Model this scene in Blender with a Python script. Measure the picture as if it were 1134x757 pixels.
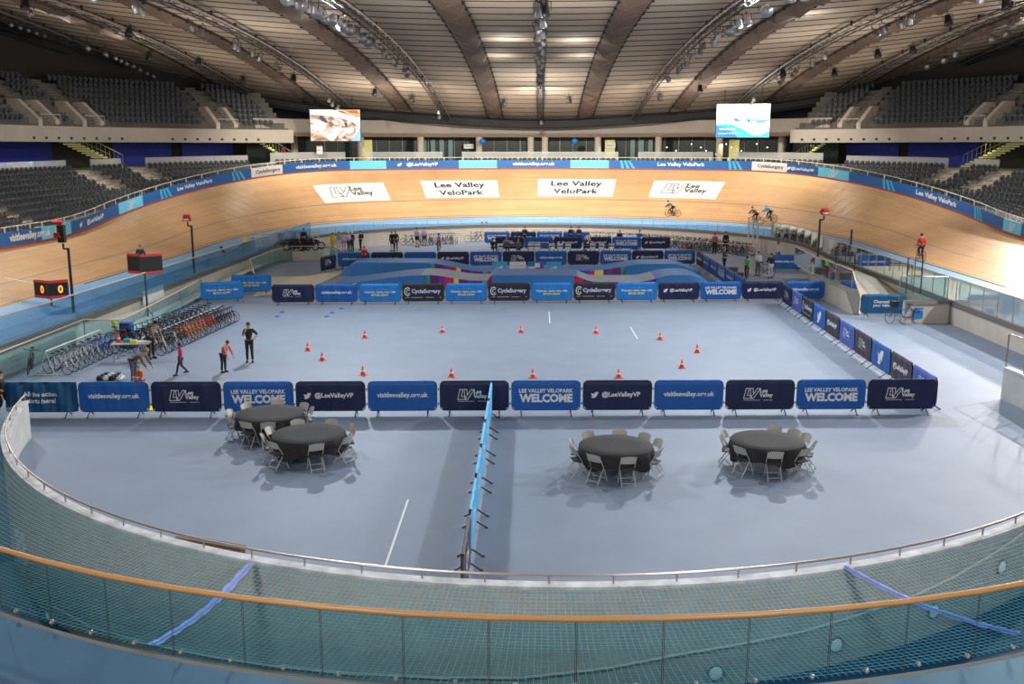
import bpy, math, random
from math import sin, cos, pi, radians, sqrt, atan2, tan, hypot
random.seed(7)
for o in list(bpy.data.objects): bpy.data.objects.remove(o)
SC = bpy.context.scene
COL = SC.collection
# ---------------------------------------------------------------- camera, world, exposure
CAMH = 8.66
TH, YAW, FPX = radians(11.18), radians(1.6), 1090.0
cam_d = bpy.data.cameras.new('camera'); cam = bpy.data.objects.new('camera', cam_d); COL.objects.link(cam)
cam.location = (0, 0, CAMH); cam.rotation_euler = (radians(90) - TH, 0, YAW)
cam_d.sensor_width = 36; cam_d.lens = 36 * FPX / 1134; cam_d.clip_end = 500; cam_d.clip_start = .05
SC.camera = cam
SC.view_settings.view_transform = 'Standard'; SC.view_settings.look = 'None'
SC.view_settings.gamma = 1; SC.view_settings.use_curve_mapping = False
SC.view_settings.exposure = 0.0
w = bpy.data.worlds.new('world'); SC.world = w; w.use_nodes = True
w.node_tree.nodes['Background'].inputs[0].default_value = (.75, .85, 1, 1)
w.node_tree.nodes['Background'].inputs[1].default_value = .12
# hall lighting: clusters on roof and side edge trusses, plus added fill lamps
def lamp(x, y, z, tx, ty, tz, power, size=.7, col=(1, .96, .9), spread=160):
    d = bpy.data.lights.new('hall_lamp_or_fill', 'AREA'); d.shape = 'DISK'; d.size = size; d.energy = power; d.color = col
    d.spread = radians(spread)
    o = bpy.data.objects.new('hall_lamp_or_fill', d); COL.objects.link(o); o.location = (x, y, z)
    from mathutils import Vector
    o.rotation_euler = (Vector((tx - x, ty - y, tz - z))).to_track_quat('-Z', 'Y').to_euler()
LK = 0.2
COOL = (.86, .93, 1)
for x, p in ((-11, 13500), (11, 13500)): lamp(x, 52, 14.6, x * .5, 32, 0, p * LK, size=.5, col=COOL); lamp(x, 30, 14.2, x * .6, 22, 0, 2600 * LK, col=COOL)  # second lamp of each pair is added to lift the front floor
for x in (-10, 10): lamp(x, 84, 13.4, x * .6, 84, 0, 4000 * LK, col=COOL)
lamp(30, 42, 16.5, 10, 36, 0, 21000 * LK, size=.5, col=(.97, .97, 1)); lamp(-30, 46, 16.5, -8, 36, 0, 6500 * LK, col=COOL)
for x in (-9, 9): lamp(x, 3, 12.2, x * .5, 24, 0, 7500 * LK, size=3, col=(.9, .95, 1))  # added soft fill above the viewpoint for pit wall and banner fronts
lamp(24, 90, 13.5, 21, 97, 3, 5500 * LK, col=(1, .9, .76)); lamp(-24, 90, 13.5, -21, 97, 3, 5500 * LK, col=(1, .9, .76)); lamp(0, 90, 12.6, 0, 101, 4, 11500 * LK, col=(1, .9, .78)); 
for x in (-11, 11): lamp(x, 88, 12.8, x * 1.1, 99, 4, 6500 * LK, col=(1, .9, .78))
lamp(37, 60, 17.5, 29, 54, 2.5, 15000 * LK, col=(1, .93, .84), spread=110); lamp(-37, 66, 17.5, -29, 60, 2.5, 5000 * LK, col=(1, .9, .76), spread=110)
# uplights washing the timber roof
for x, y, p in ((-20, 66, 500), (20, 70, 500), (-30, 84, 200), (30, 84, 200), (0, 50, 500), (-22, 46, 620), (24, 46, 560), (-8, 38, 420), (8, 38, 420), (-36, 66, 110), (36, 66, 80), (0, 86, 500), (-15, 92, 350), (15, 92, 350)):
    lamp(x, y, 9.8, x, y + 4, 20, p * 1.0, size=3.5, col=(1, .93, .82), spread=175)
for x, y, p in ((-7.2, 49, 75), (7.5, 50, 60), (-2.2, 68, 70), (2.4, 69, 70), (-3, 76, 45), (3, 76, 45), (16, 62, 45), (-13, 60, 35), (-33, 80, 60), (-35, 74, 50), (37, 66, 60)):
    lamp(x, y, 16 - .0014 * (y - 54) ** 2 + .0022 * x * x - 1.6, x, y + 1.2, 30, p, size=.6, col=(1, .96, .9), spread=150)
# floodlights of the right roof edge raking the right straight
for x, y, z, p in ((45.5, 80, 17.6, 8500), (42.5, 88, 16.2, 8500)): lamp(x, y, z, 28, 50, 1.5, p * .7 * LK, size=1.2, col=(1, .97, .93), spread=70)
for x in (-22, 22):  # added lamps aimed outward to brighten the lower stand seats
    for y in (50, 74): lamp(x, y, 13.6, x * 1.7, y + 6, 3.4, (3600 if y < 60 else 2600) * LK, size=1.2, col=(1, .95, .88), spread=112)
# ---------------------------------------------------------------- materials
MATS = {}
def mat(name, col, rough=.6, metal=0, emit=0, noise=0, nscale=3.0, spec=.5, stripe=None):
    if name in MATS: return MATS[name]
    m = bpy.data.materials.new(name); m.use_nodes = True; nt = m.node_tree; b = nt.nodes['Principled BSDF']
    c = (*col, 1)
    b.inputs['Base Color'].default_value = c; b.inputs['Roughness'].default_value = rough; b.inputs['Metallic'].default_value = metal
    b.inputs['Specular IOR Level'].default_value = spec
    if emit: b.inputs['Emission Color'].default_value = c; b.inputs['Emission Strength'].default_value = emit
    if noise:
        tc = nt.nodes.new('ShaderNodeTexCoord'); n = nt.nodes.new('ShaderNodeTexNoise'); n.inputs['Scale'].default_value = nscale; n.inputs['Detail'].default_value = 6
        mp = nt.nodes.new('ShaderNodeMapping')
        if stripe: mp.inputs['Scale'].default_value = stripe
        mx = nt.nodes.new('ShaderNodeMix'); mx.data_type = 'RGBA'
        nt.links.new(tc.outputs['Object'], mp.inputs[0]); nt.links.new(mp.outputs[0], n.inputs['Vector'])
        rp = nt.nodes.new('ShaderNodeMapRange'); rp.inputs['From Min'].default_value = .3; rp.inputs['From Max'].default_value = .7
        nt.links.new(n.outputs['Fac'], rp.inputs[0]); nt.links.new(rp.outputs[0], mx.inputs[0])
        mx.inputs[6].default_value = tuple(k * (1 - noise) for k in col) + (1,); mx.inputs[7].default_value = tuple(min(1, k * (1 + noise)) for k in col) + (1,)
        nt.links.new(mx.outputs[2], b.inputs['Base Color'])
    MATS[name] = m; return m
def srgb(r, g, b):
    f = lambda v: ((v / 255 + .055) / 1.055) ** 2.4 if v > 10 else v / 255 / 12.92
    return (f(r), f(g), f(b))
def glass(name, tint, gl=.08, milk=0, milkcol=(.9, .95, .95)):
    m = bpy.data.materials.new(name); m.use_nodes = True; nt = m.node_tree
    for n in list(nt.nodes): nt.nodes.remove(n)
    out = nt.nodes.new('ShaderNodeOutputMaterial'); t = nt.nodes.new('ShaderNodeBsdfTransparent'); t.inputs[0].default_value = (*tint, 1)
    g = nt.nodes.new('ShaderNodeBsdfGlossy'); g.inputs['Roughness'].default_value = .05; g.inputs[0].default_value = (.9, 1, 1, 1)
    f = nt.nodes.new('ShaderNodeFresnel'); f.inputs[0].default_value = 1.35
    mx = nt.nodes.new('ShaderNodeMixShader'); nt.links.new(f.outputs[0], mx.inputs[0]); nt.links.new(t.outputs[0], mx.inputs[1]); nt.links.new(g.outputs[0], mx.inputs[2])
    last = mx
    if milk:
        d = nt.nodes.new('ShaderNodeBsdfDiffuse'); d.inputs[0].default_value = (*milkcol, 1); m2 = nt.nodes.new('ShaderNodeMixShader'); m2.inputs[0].default_value = milk
        nt.links.new(mx.outputs[0], m2.inputs[1]); nt.links.new(d.outputs[0], m2.inputs[2]); last = m2
    nt.links.new(last.outputs[0], out.inputs[0]); MATS[name] = m; return m
def brickmat(name, c1, c2, mortar, bw, bh, ms, rough, swap=False, offset=.5):
    m = bpy.data.materials.new(name); m.use_nodes = True; nt = m.node_tree; b = nt.nodes['Principled BSDF']; b.inputs['Roughness'].default_value = rough
    tc = nt.nodes.new('ShaderNodeTexCoord'); br = nt.nodes.new('ShaderNodeTexBrick'); nt.links.new(tc.outputs['UV' if swap else 'Object'], br.inputs['Vector'])
    br.inputs['Color1'].default_value = (*c1, 1); br.inputs['Color2'].default_value = (*c2, 1); br.inputs['Mortar'].default_value = (*mortar, 1)
    br.inputs['Scale'].default_value = 1; br.inputs['Mortar Size'].default_value = ms; br.inputs['Brick Width'].default_value = bw; br.inputs['Row Height'].default_value = bh
    br.offset = offset; br.inputs['Bias'].default_value = 0; br.inputs['Mortar Smooth'].default_value = .3
    n = nt.nodes.new('ShaderNodeTexNoise'); n.inputs['Scale'].default_value = .35; n.inputs['Detail'].default_value = 4
    nt.links.new(tc.outputs['Object'], n.inputs['Vector'])
    mx = nt.nodes.new('ShaderNodeMix'); mx.data_type = 'RGBA'; mx.blend_type = 'MULTIPLY'; mx.inputs[0].default_value = .35
    nt.links.new(br.outputs['Color'], mx.inputs[6]); nt.links.new(n.outputs['Fac'], mx.inputs[7])
    nt.links.new(mx.outputs[2], b.inputs['Base Color']); MATS[name] = m; return m

mat('floor_blue', (.185, .230, .305), .62, noise=.06, nscale=.6)
mat('floor_line', (.75, .78, .8), .6)
brickmat('wood_track', (.72, .45, .235), (.64, .385, .19), (.42, .25, .12), 4.2, .3, .012, .34, swap=True)
mat('line_black', (.05, .05, .055), .5); mat('line_red', (.55, .16, .08), .5); mat('line_blue', (.09, .10, .16), .5)
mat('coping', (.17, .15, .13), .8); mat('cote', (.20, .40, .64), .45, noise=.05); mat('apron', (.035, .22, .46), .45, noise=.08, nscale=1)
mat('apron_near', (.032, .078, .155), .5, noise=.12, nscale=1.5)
mat('edge_red', (.30, .06, .03), .6)
mat('concrete', (.58, .51, .43), .8, noise=.08, nscale=1.2); mat('concrete_grey', (.50, .50, .46), .8, noise=.1, nscale=2)
mat('tread', (.34, .32, .28), .85, noise=.1); mat('nosing', (.75, .70, .58), .7)
mat('slab', (.40, .36, .31), .8, noise=.05, nscale=.5)
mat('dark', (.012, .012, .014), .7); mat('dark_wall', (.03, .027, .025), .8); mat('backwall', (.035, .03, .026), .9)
mat('seat', (.062, .074, .085), .45); mat('steel', (.42, .42, .42), .35, .8); mat('black_metal', (.015, .015, .017), .45)
mat('truss', (.035, .036, .04), .5, .3); mat('rail_white', (.65, .62, .58), .5); mat('blue_screen', (.025, .045, .38), .6, noise=.1)
mat('wood_rail', (.62, .30, .10), .35); mat('wood_pale', (.72, .52, .33), .4)
brickmat('roof_ply', (.53, .44, .34), (.46, .375, .285), (.03, .02, .015), 40, 2.4, .02, .7, offset=0)
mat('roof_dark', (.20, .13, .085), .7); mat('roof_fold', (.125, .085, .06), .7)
glass('glass_teal', (.46, .69, .74)); glass('glass_clear', (.52, .76, .82), milk=.04); glass('glass_blue', (.36, .56, .66), milk=.03); glass('glass_glare', (.75, .92, .9), milk=.28, milkcol=(.85, .93, .9))
glass('glass_fence', (.8, .9, .9), milk=.5, milkcol=(.85, .86, .84))
mat('navy', srgb(12, 27, 72), .55); mat('blue', srgb(12, 90, 170), .55); mat('sky_blue', srgb(22, 122, 200), .55); mat('cyan', srgb(70, 172, 222), .55); mat('teal_blue', srgb(8, 84, 128), .55)
mat('ink', (.012, .012, .02), .5); mat('white', (.8, .8, .8), .5); mat('paper', (.78, .76, .72), .6); mat('yellow', (.85, .75, .08), .5); mat('lavender', srgb(205, 208, 240), .5)
mat('cloth_black', (.028, .026, .026), .8, spec=.25); mat('chair_beige', (.44, .41, .36), .45); mat('chair_seat', (.02, .02, .02), .6)
mat('cone', (.9, .12, .05), .5); mat('window_dark', (.012, .022, .022), .35, spec=.2); mat('window_teal', (.05, .12, .12), .15)

# ---------------------------------------------------------------- mesh builder
class MB:
    def __init__(s): s.v = []; s.f = []; s.m = []; s.uv = {}
    def add(s, vs, fs, m=0):
        b = len(s.v); s.v += [tuple(v) for v in vs]
        for f in fs: s.f.append(tuple(b + i for i in f)); s.m.append(m)
        return b
    def quad(s, a, b, c, d, m=0): s.add([a, b, c, d], [(0, 1, 2, 3)], m)
    def box(s, c, d, m=0, rz=0, rx=0, taper=1):
        x, y, z = d[0] / 2, d[1] / 2, d[2] / 2; vs = []
        for k in (-1, 1):
            t = taper if k > 0 else 1
            for i, j in ((-1, -1), (1, -1), (1, 1), (-1, 1)):
                p = (i * x * t, j * y * t, k * z)
                p = (p[0], p[1] * cos(rx) - p[2] * sin(rx), p[1] * sin(rx) + p[2] * cos(rx))
                p = (p[0] * cos(rz) - p[1] * sin(rz), p[0] * sin(rz) + p[1] * cos(rz), p[2])
                vs.append((p[0] + c[0], p[1] + c[1], p[2] + c[2]))
        s.add(vs, [(3, 2, 1, 0), (4, 5, 6, 7), (0, 1, 5, 4), (1, 2, 6, 5), (2, 3, 7, 6), (3, 0, 4, 7)], m)
    def tube(s, pts, r, n=6, m=0, closed=False, cap=True):
        from mathutils import Vector
        P = [Vector(p) for p in pts]; N = len(P); rs = r if isinstance(r, (list, tuple)) else [r] * N; rings = []; vs = []
        prev = None
        for i, p in enumerate(P):
            if closed: t = P[(i + 1) % N] - P[i - 1]
            else: t = P[min(i + 1, N - 1)] - P[max(i - 1, 0)]
            if t.length < 1e-9: t = Vector((0, 0, 1))
            t.normalize()
            if prev is None: a = t.cross(Vector((0, 0, 1))); a = a if a.length > 1e-3 else t.cross(Vector((1, 0, 0)))
            else: a = prev - t * prev.dot(t)
            a.normalize(); prev = a; b = t.cross(a)
            for k in range(n): an = 2 * pi * k / n; vs.append(p + (a * cos(an) + b * sin(an)) * rs[i])
        fs = []
        for i in range(N if closed else N - 1):
            j = (i + 1) % N
            for k in range(n): fs.append((i * n + k, i * n + (k + 1) % n, j * n + (k + 1) % n, j * n + k))
        if cap and not closed: fs.append(tuple(range(n))[::-1]); fs.append(tuple((N - 1) * n + k for k in range(n)))
        s.add(vs, fs, m)
    def lathe(s, prof, c=(0, 0, 0), n=16, m=0):
        vs = []; fs = []
        for r, z in prof:
            for k in range(n): a = 2 * pi * k / n; vs.append((c[0] + r * cos(a), c[1] + r * sin(a), c[2] + z))
        for i in range(len(prof) - 1):
            for k in range(n): fs.append((i * n + k, i * n + (k + 1) % n, (i + 1) * n + (k + 1) % n, (i + 1) * n + k))
        if prof[0][0] > 1e-6: fs.append(tuple(range(n))[::-1])
        if prof[-1][0] > 1e-6: fs.append(tuple((len(prof) - 1) * n + k for k in range(n)))
        s.add(vs, fs, m)
    def ball(s, c, r, n=8, m=0, sc=(1, 1, 1)):
        vs = []; fs = []; h = n // 2 + 1
        for i in range(h + 1):
            a = pi * i / h
            for k in range(n): b = 2 * pi * k / n; vs.append((c[0] + r * sc[0] * sin(a) * cos(b), c[1] + r * sc[1] * sin(a) * sin(b), c[2] + r * sc[2] * cos(a)))
        for i in range(h):
            for k in range(n): fs.append((i * n + k, (i + 1) * n + k, (i + 1) * n + (k + 1) % n, i * n + (k + 1) % n))
        s.add(vs, fs, m)
    def mesh(s, name, mats, smooth=False):
        me = bpy.data.meshes.new(name); me.from_pydata(s.v, [], s.f); me.update()
        for mm in (mats if isinstance(mats, (list, tuple)) else [mats]): me.materials.append(MATS[mm] if isinstance(mm, str) else mm)
        me.polygons.foreach_set('material_index', s.m)
        if smooth: me.polygons.foreach_set('use_smooth', [True] * len(s.f))
        if s.uv:
            uvl = me.uv_layers.new(name='uv'); 
            for l in me.loops: uvl.data[l.index].uv = s.uv.get(l.vertex_index, (0, 0))
        return me
    def build(s, name, mats, parent=None, smooth=False, loc=None):
        o = bpy.data.objects.new(name, s.mesh(name, mats, smooth)); COL.objects.link(o)
        if parent is not None: o.parent = parent
        if loc: o.location = loc
        return o
def struct(o): o['kind'] = 'structure'; return o
def tag(o, label, cat, group=None, kind=None):
    o['label'] = label; o['category'] = cat
    if group: o['group'] = group
    if kind: o['kind'] = kind
    return o
def empty(name, loc=(0, 0, 0), rz=0, label=None, cat=None, group=None):
    o = bpy.data.objects.new(name, None); COL.objects.link(o); o.location = loc; o.rotation_euler = (0, 0, rz); o.empty_display_size = .2
    if label: tag(o, label, cat, group)
    return o
KIDS = {}
def copytree(o, loc=None, rz=None, label=None, group=None, scale=None):
    def rec(a, par):
        c = a.copy(); COL.objects.link(c)
        if par is not None: c.parent = par
        for ch in kids(a): rec(ch, c)
        return c
    def kids(a):
        if a.name not in KIDS: KIDS[a.name] = list(a.children)
        return KIDS[a.name]
    c = rec(o, None)
    if loc is not None: c.location = loc
    if rz is not None: c.rotation_euler = (0, 0, rz)
    if scale is not None: c.scale = (scale,) * 3 if not isinstance(scale, tuple) else scale
    if label: c['label'] = label
    if group: c['group'] = group
    return c
ORD = ['first', 'second', 'third', 'fourth', 'fifth', 'sixth', 'seventh', 'eighth', 'ninth', 'tenth', 'eleventh', 'twelfth', 'thirteenth', 'fourteenth', 'fifteenth', 'sixteenth', 'seventeenth', 'eighteenth', 'nineteenth', 'twentieth']
def nth(i): return ORD[i] if i < 20 else ('twenty-' + ORD[i - 20] if i < 29 else str(i + 1) + 'th')

# camera-frame helper used only to read world positions off the ground and the roof
_fw = (-sin(YAW) * cos(TH), cos(YAW) * cos(TH), -sin(TH)); _rt = (cos(YAW), sin(YAW), 0)
_up = (_rt[1] * _fw[2] - _rt[2] * _fw[1], _rt[2] * _fw[0] - _rt[0] * _fw[2], _rt[0] * _fw[1] - _rt[1] * _fw[0])
def ray(px, py):
    a = (px - 567) / FPX; b = (378.5 - py) / FPX
    return tuple(_fw[i] + a * _rt[i] + b * _up[i] for i in range(3))
def G(px, py, z=0):
    r = ray(px, py); t = (z - CAMH) / r[2]; return (r[0] * t, r[1] * t)
def AY(px, py, Y):
    r = ray(px, py); t = Y / r[1]; return (r[0] * t, Y, CAMH + r[2] * t)
def proj(x, y, z):
    d = (x, y, z - CAMH); w_ = sum(a * b for a, b in zip(_fw, d))
    if w_ < .5: return None
    return (567 + FPX * sum(a * b for a, b in zip(_rt, d)) / w_, 378.5 - FPX * sum(a * b for a, b in zip(_up, d)) / w_, w_)

# ---------------------------------------------------------------- plan of the hall
def sm(t): t = max(0, min(1, t)); return t * t * (3 - 2 * t)
R0, HS, YC = 24.6, 20, 52; HALF = 2 * HS + pi * R0
def Ld(s):
    s = s % (2 * HALF); s = s if s <= HALF else 2 * HALF - s
    return min(s, HALF - s)
def loop(s, o=0, ext=1.6):
    s = s % (2 * HALF); near = s > HALF; t = 2 * HALF - s if near else s
    L = t if t <= HALF / 2 else HALF - t; side = 1 if t <= HALF / 2 else -1
    if L <= HS: x, y = side * (R0 + o), YC + L
    else:
        ph = (L - HS) / R0; R = R0 + o + ext * sin(min(ph, pi / 2)) ** 2; x, y = side * R * cos(ph), YC + HS + R * sin(ph)
    return x, (2 * YC - y if near else y)
def bank(L): return radians(10.5 + 28.5 * sm((L - 11) / 32))
def zw(L): return 1.45 + .5 * sm((L - 15) / 25)
def rimo(L): return 7.1 * cos(bank(L))
def rimz(L): return zw(L) + 7.1 * sin(bank(L))
def surf(s, v, h=0):
    L = Ld(s); b = bank(L); x, y = loop(s, v * cos(b) - h * sin(b)); return (x, y, zw(L) + v * sin(b) + h * cos(b))
def Oc(L): return 17.4 - 7.2 * sm((L - 18) / 34)
def Zc(L): return 6.55 + .55 * sm((L - 15) / 30)
def Oe(L): return 24.5 - 12.5 * sm((L - 34) / 20)
def at(s, o, z): x, y = loop(s, o); return (x, y, z)
def facing(s):                                        # rotation so that local -Y looks towards the infield
    x, y = loop(s, 0); x2, y2 = loop(s, 1); return atan2(y2 - y, x2 - x) - pi / 2
def frange(a, b, d):
    n = max(1, int(round((b - a) / d))); return [a + (b - a) * i / n for i in range(n + 1)]
def sweep(mb, ss, prof, ms=None):
    rows = [[at(s, o, z) for o, z in prof(s)] for s in ss]; n = len(rows[0]); vs = [p for r in rows for p in r]; base = len(mb.v)
    mb.v += vs
    for i in range(len(rows) - 1):
        for k in range(n - 1):
            mb.f.append((base + i * n + k, base + i * n + k + 1, base + (i + 1) * n + k + 1, base + (i + 1) * n + k)); mb.m.append(ms[k] if ms else 0)
def roofz(x, y): return 16 - .0014 * (y - 54) ** 2 + .0022 * x * x
def roof_hit(px, py, drop=0):
    r = ray(px, py); t = 20.0
    while t < 140:
        if CAMH + r[2] * t >= roofz(r[0] * t, r[1] * t) - drop and True: return (r[0] * t, r[1] * t, CAMH + r[2] * t)
        t += .1
    return None
def cyl_hit(px, py, R):
    r = ray(px, py); a = r[0] ** 2 + r[1] ** 2; b = -2 * (r[0] * RC[0] + r[1] * RC[1]); c = RC[0] ** 2 + RC[1] ** 2 - R * R; t = (-b - sqrt(b * b - 4 * a * c)) / (2 * a)
    return (r[0] * t, r[1] * t, CAMH + r[2] * t)
RC, RW, RG = (0.2, 32.3), 16.3, 19.6       # pit ring: centre, wall radius, glass radius
def ringp(R, deg): return (RC[0] + R * cos(radians(deg)), RC[1] + R * sin(radians(deg)))
WX = 20.6                                   # side walls of the infield
A0, A1 = 194, 366                           # angles over which the pit runs

# ---------------------------------------------------------------- floor, pit, walls
pts = [ringp(RW - .15, a) for a in [A0 + (A1 - A0) * i / 80 for i in range(81)]]
pts += [(WX, pts[-1][1]), (WX, 52), (WX, 72)]
far = [loop(s, -3.9) for s in frange(20, HALF - 20, 2)]
pts += far[1:-1] + [(-WX, 72), (-WX, 52), (-WX, pts[0][1])]
mb = MB(); n = len(pts)
mb.add([(x, y, 0) for x, y in pts] + [(x, y, -.3) for x, y in pts], [tuple(range(n))] + [(i, i + n, (i + 1) % n + n, (i + 1) % n) for i in range(n)])
struct(mb.build('floor', 'floor_blue'))
PZ = ((194, -.02), (212, -1.9), (228, -1.9), (262, -1.25), (300, -.52), (312, -.33), (366, -.02))
def pitz(a):
    for (a0, z0), (a1, z1) in zip(PZ, PZ[1:]):
        if a0 <= a <= a1: return z0 + (z1 - z0) * (a - a0) / (a1 - a0)
    return -.02
mb = MB(); aa = frange(A0 - 30, A1 + 26, 2)
rows = [[(*ringp(R, a), pitz(a) if A0 <= a <= A1 else -.02) for R in (RW - .2, RG + .6)] for a in aa]
for i in range(len(rows) - 1): mb.quad(rows[i][0], rows[i][1], rows[i + 1][1], rows[i + 1][0])
mb.box((18.5, 36, -.06), (5, 10, .1)); mb.box((-18.5, 31, -.06), (5, 10, .1))
struct(mb.build('pit_floor', mat('pit_blue', (.0, .10, .22), .6)))
def ringwall(mb, R, t, a0, a1, z0, z1, m=0, step=1.5):
    aa = frange(a0, a1, step); P = []
    for a in aa:
        zz0 = z0(a) if callable(z0) else z0; zz1 = z1(a) if callable(z1) else z1
        P.append([(*ringp(R, a), zz0), (*ringp(R + t, a), zz0), (*ringp(R + t, a), zz1), (*ringp(R, a), zz1)])
    for i in range(len(P) - 1):
        for k in range(4): mb.quad(P[i][k], P[i][(k + 1) % 4], P[i + 1][(k + 1) % 4], P[i + 1][k], m)
    mb.quad(*P[0], m); mb.quad(*P[-1][::-1], m)
mb = MB(); ringwall(mb, RW - .2, .2, A0, A1, -2, 1.1); struct(mb.build('wall_near', 'concrete_grey'))
mb = MB(); ringwall(mb, RW - .22, .24, A0, A1, 1.1, 1.16); struct(mb.build('trim_1', mat('ledge', (.60, .60, .60), .7, noise=.3, nscale=2.5)))
mb = MB(); ringwall(mb, RG + .02, .16, 180, 360, -2, 1.1); struct(mb.build('wall_near_outer', 'coping'))
# side and far walls of the infield carrying the track edge
def inner(s):
    L = Ld(s)
    return -4.0
mb = MB(); ss = frange(-20, HALF + 20, 1.5)
wt = lambda s: 1.1 + .35 * sm((Ld(s) - 18) / 10) if 0 < s < HALF else 1.1
sweep(mb, ss, lambda s: [(-4.0, -.02), (-4.0, wt(s)), (-3.75, wt(s)), (-3.75, 0)]); struct(mb.build('wall_far', 'concrete'))
mb = MB(); sweep(mb, ss, lambda s: [(-4.03, wt(s) - .22), (-4.03, wt(s) + .02), (-3.72, wt(s) + .02)]);
struct(mb.build('trim_2', mat('coping', (.17, .15, .13), .8)))
# track
def ringO(s):   # offset of the near glass ring measured from the track base line, near bend only
    x, y = loop(s, 0)
    if y > RC[1]: return -3.75
    return -(hypot(x - RC[0], y - RC[1]) - RG - .12)
mb = MB(); SS = frange(0, 2 * HALF, 1.0)
for lo, hi, m in ((0, .18, 0), (.18, .23, 1), (.23, .88, 0), (.88, .93, 2), (.93, 2.48, 0), (2.48, 2.54, 3), (2.54, 4.8, 0), (4.8, 7.1, 0)):
    b = len(mb.v)
    for s in SS:
        mb.uv[len(mb.v)] = (s, lo); mb.v.append(surf(s, lo)); mb.uv[len(mb.v)] = (s, hi); mb.v.append(surf(s, hi))
    for i in range(len(SS) - 1): mb.f.append((b + 2 * i, b + 2 * i + 1, b + 2 * i + 3, b + 2 * i + 2)); mb.m.append(m)
struct(mb.build('floor_track', ['wood_track', 'line_black', 'line_red', 'line_blue']))
BUMP = lambda s: sm((Ld(s) - 20) / 9) * (1 - sm((Ld(s) - 40) / 10))
mb = MB()
sweep(mb, frange(0, HALF, 1), lambda s: [(-3.75, wt(s)), (-2.0 + 1.0 * BUMP(s), wt(s) + .02 + .2 * BUMP(s)), (-1.9 + 1.0 * BUMP(s), wt(s) + .03 + .2 * BUMP(s)), (-.06, zw(Ld(s)) - .04), (0, zw(Ld(s)))], [1, 2, 0, 2])
sweep(mb, frange(HALF, HALF + 20, 1), lambda s: [(-3.75, 1.1), (-1.9, 1.12), (0, zw(Ld(s)))], [1, 0])
sweep(mb, frange(-20, 0, 1), lambda s: [(-3.75, 1.1), (-1.9, 1.12), (0, zw(Ld(s)))], [1, 0])
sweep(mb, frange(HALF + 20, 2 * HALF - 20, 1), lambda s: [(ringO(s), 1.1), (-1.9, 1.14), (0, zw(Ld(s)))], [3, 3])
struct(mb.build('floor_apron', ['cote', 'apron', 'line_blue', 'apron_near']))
# outer edge strip of the track, walkway, lower stand steps, concourse
NR = 10; TR = .85
def rowo(L, k): return Oc(L) - TR * (k + 1)
def rowz(L, k): return max(Zc(L) - .37 * (k + 1), rimz(L) + .05)
S0, S1 = -14, HALF + 14
ssf = frange(S0, S1, 1.0)
mb = MB(); sweep(mb, ssf, lambda s: [(rimo(Ld(s)), rimz(Ld(s)) - .02), (rimo(Ld(s)) + .02, rimz(Ld(s)) + .14)]); struct(mb.build('trim_3', 'edge_red'))
def stand_prof(s):
    L = Ld(s); o0 = rimo(L) + 1.25; P = [(rimo(L) + .1, rimz(L)), (o0, rimz(L))]
    for k in range(NR - 1, -1, -1):
        o = max(o0, rowo(L, k)); P += [(o, rowz(L, k) if o > o0 + 1e-3 else rimz(L)), (max(o0, rowo(L, k) + TR), rowz(L, k) if rowo(L, k) + TR > o0 + 1e-3 else rimz(L))]
    P += [(Oc(L), Zc(L)), (Oc(L) + 9, Zc(L))]
    return P
mb = MB(); sweep(mb, ssf, stand_prof); struct(mb.build('floor_lower_stand', 'tread'))
# concourse walls
mb = MB()
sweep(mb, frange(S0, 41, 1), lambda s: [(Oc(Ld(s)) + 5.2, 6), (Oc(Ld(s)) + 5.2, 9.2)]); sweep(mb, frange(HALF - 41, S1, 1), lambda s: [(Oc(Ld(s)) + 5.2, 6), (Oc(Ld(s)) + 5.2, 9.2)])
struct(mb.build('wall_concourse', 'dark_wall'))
LE = 40.6
def Of(L): return Oc(L) - 1
UN = 8
def up_prof(s):
    L = Ld(s); P = [(Of(L) + 9.3, 9.1), (Of(L), 9.1), (Of(L), 10.35), (Of(L) + .25, 10.35), (Of(L) + .25, 10.0)]
    for k in range(UN): P += [(Of(L) + 1 + .8 * k, 10.0 + .52 * k), (Of(L) + 1 + .8 * k, 10.0 + .52 * (k + 1))]
    P += [(Of(L) + 1 + .8 * UN, 10 + .52 * UN)]
    return P
for a, b, nm in ((S0, LE, 'upper_stand_right'), (HALF - LE, S1, 'upper_stand_left')):
    mb = MB(); sweep(mb, frange(a, b, 1), up_prof, [0, 0, 0, 0] + [1] * 30)
    e = LE if nm.endswith('right') else HALF - LE
    P = up_prof(e); mb.add([at(e, o, z) for o, z in P], [tuple(range(len(P)))], 0)
    struct(mb.build('floor_' + nm, ['slab', mat('tread_shaded', (.12, .11, .10), .9)]))  # upper treads get a darkened colour for the light missing there
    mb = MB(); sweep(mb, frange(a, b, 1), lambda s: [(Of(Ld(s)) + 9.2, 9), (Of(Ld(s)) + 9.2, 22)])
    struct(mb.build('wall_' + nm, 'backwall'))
# fascia joints and row of small round openings along the slab edge
mb = MB()
for a, b in ((-12, LE), (HALF - LE, HALF + 12)):
    for i, s in enumerate(frange(a, b, .8)):
        if i % 11 in (0, 1, 2): continue
        x, y, z = at(s, Of(Ld(s)) - .02, 9.4); mb.box((x, y, z), (.22, .06, .2), 0, facing(s))
struct(mb.build('trim_4', 'dark_wall'))
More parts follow.
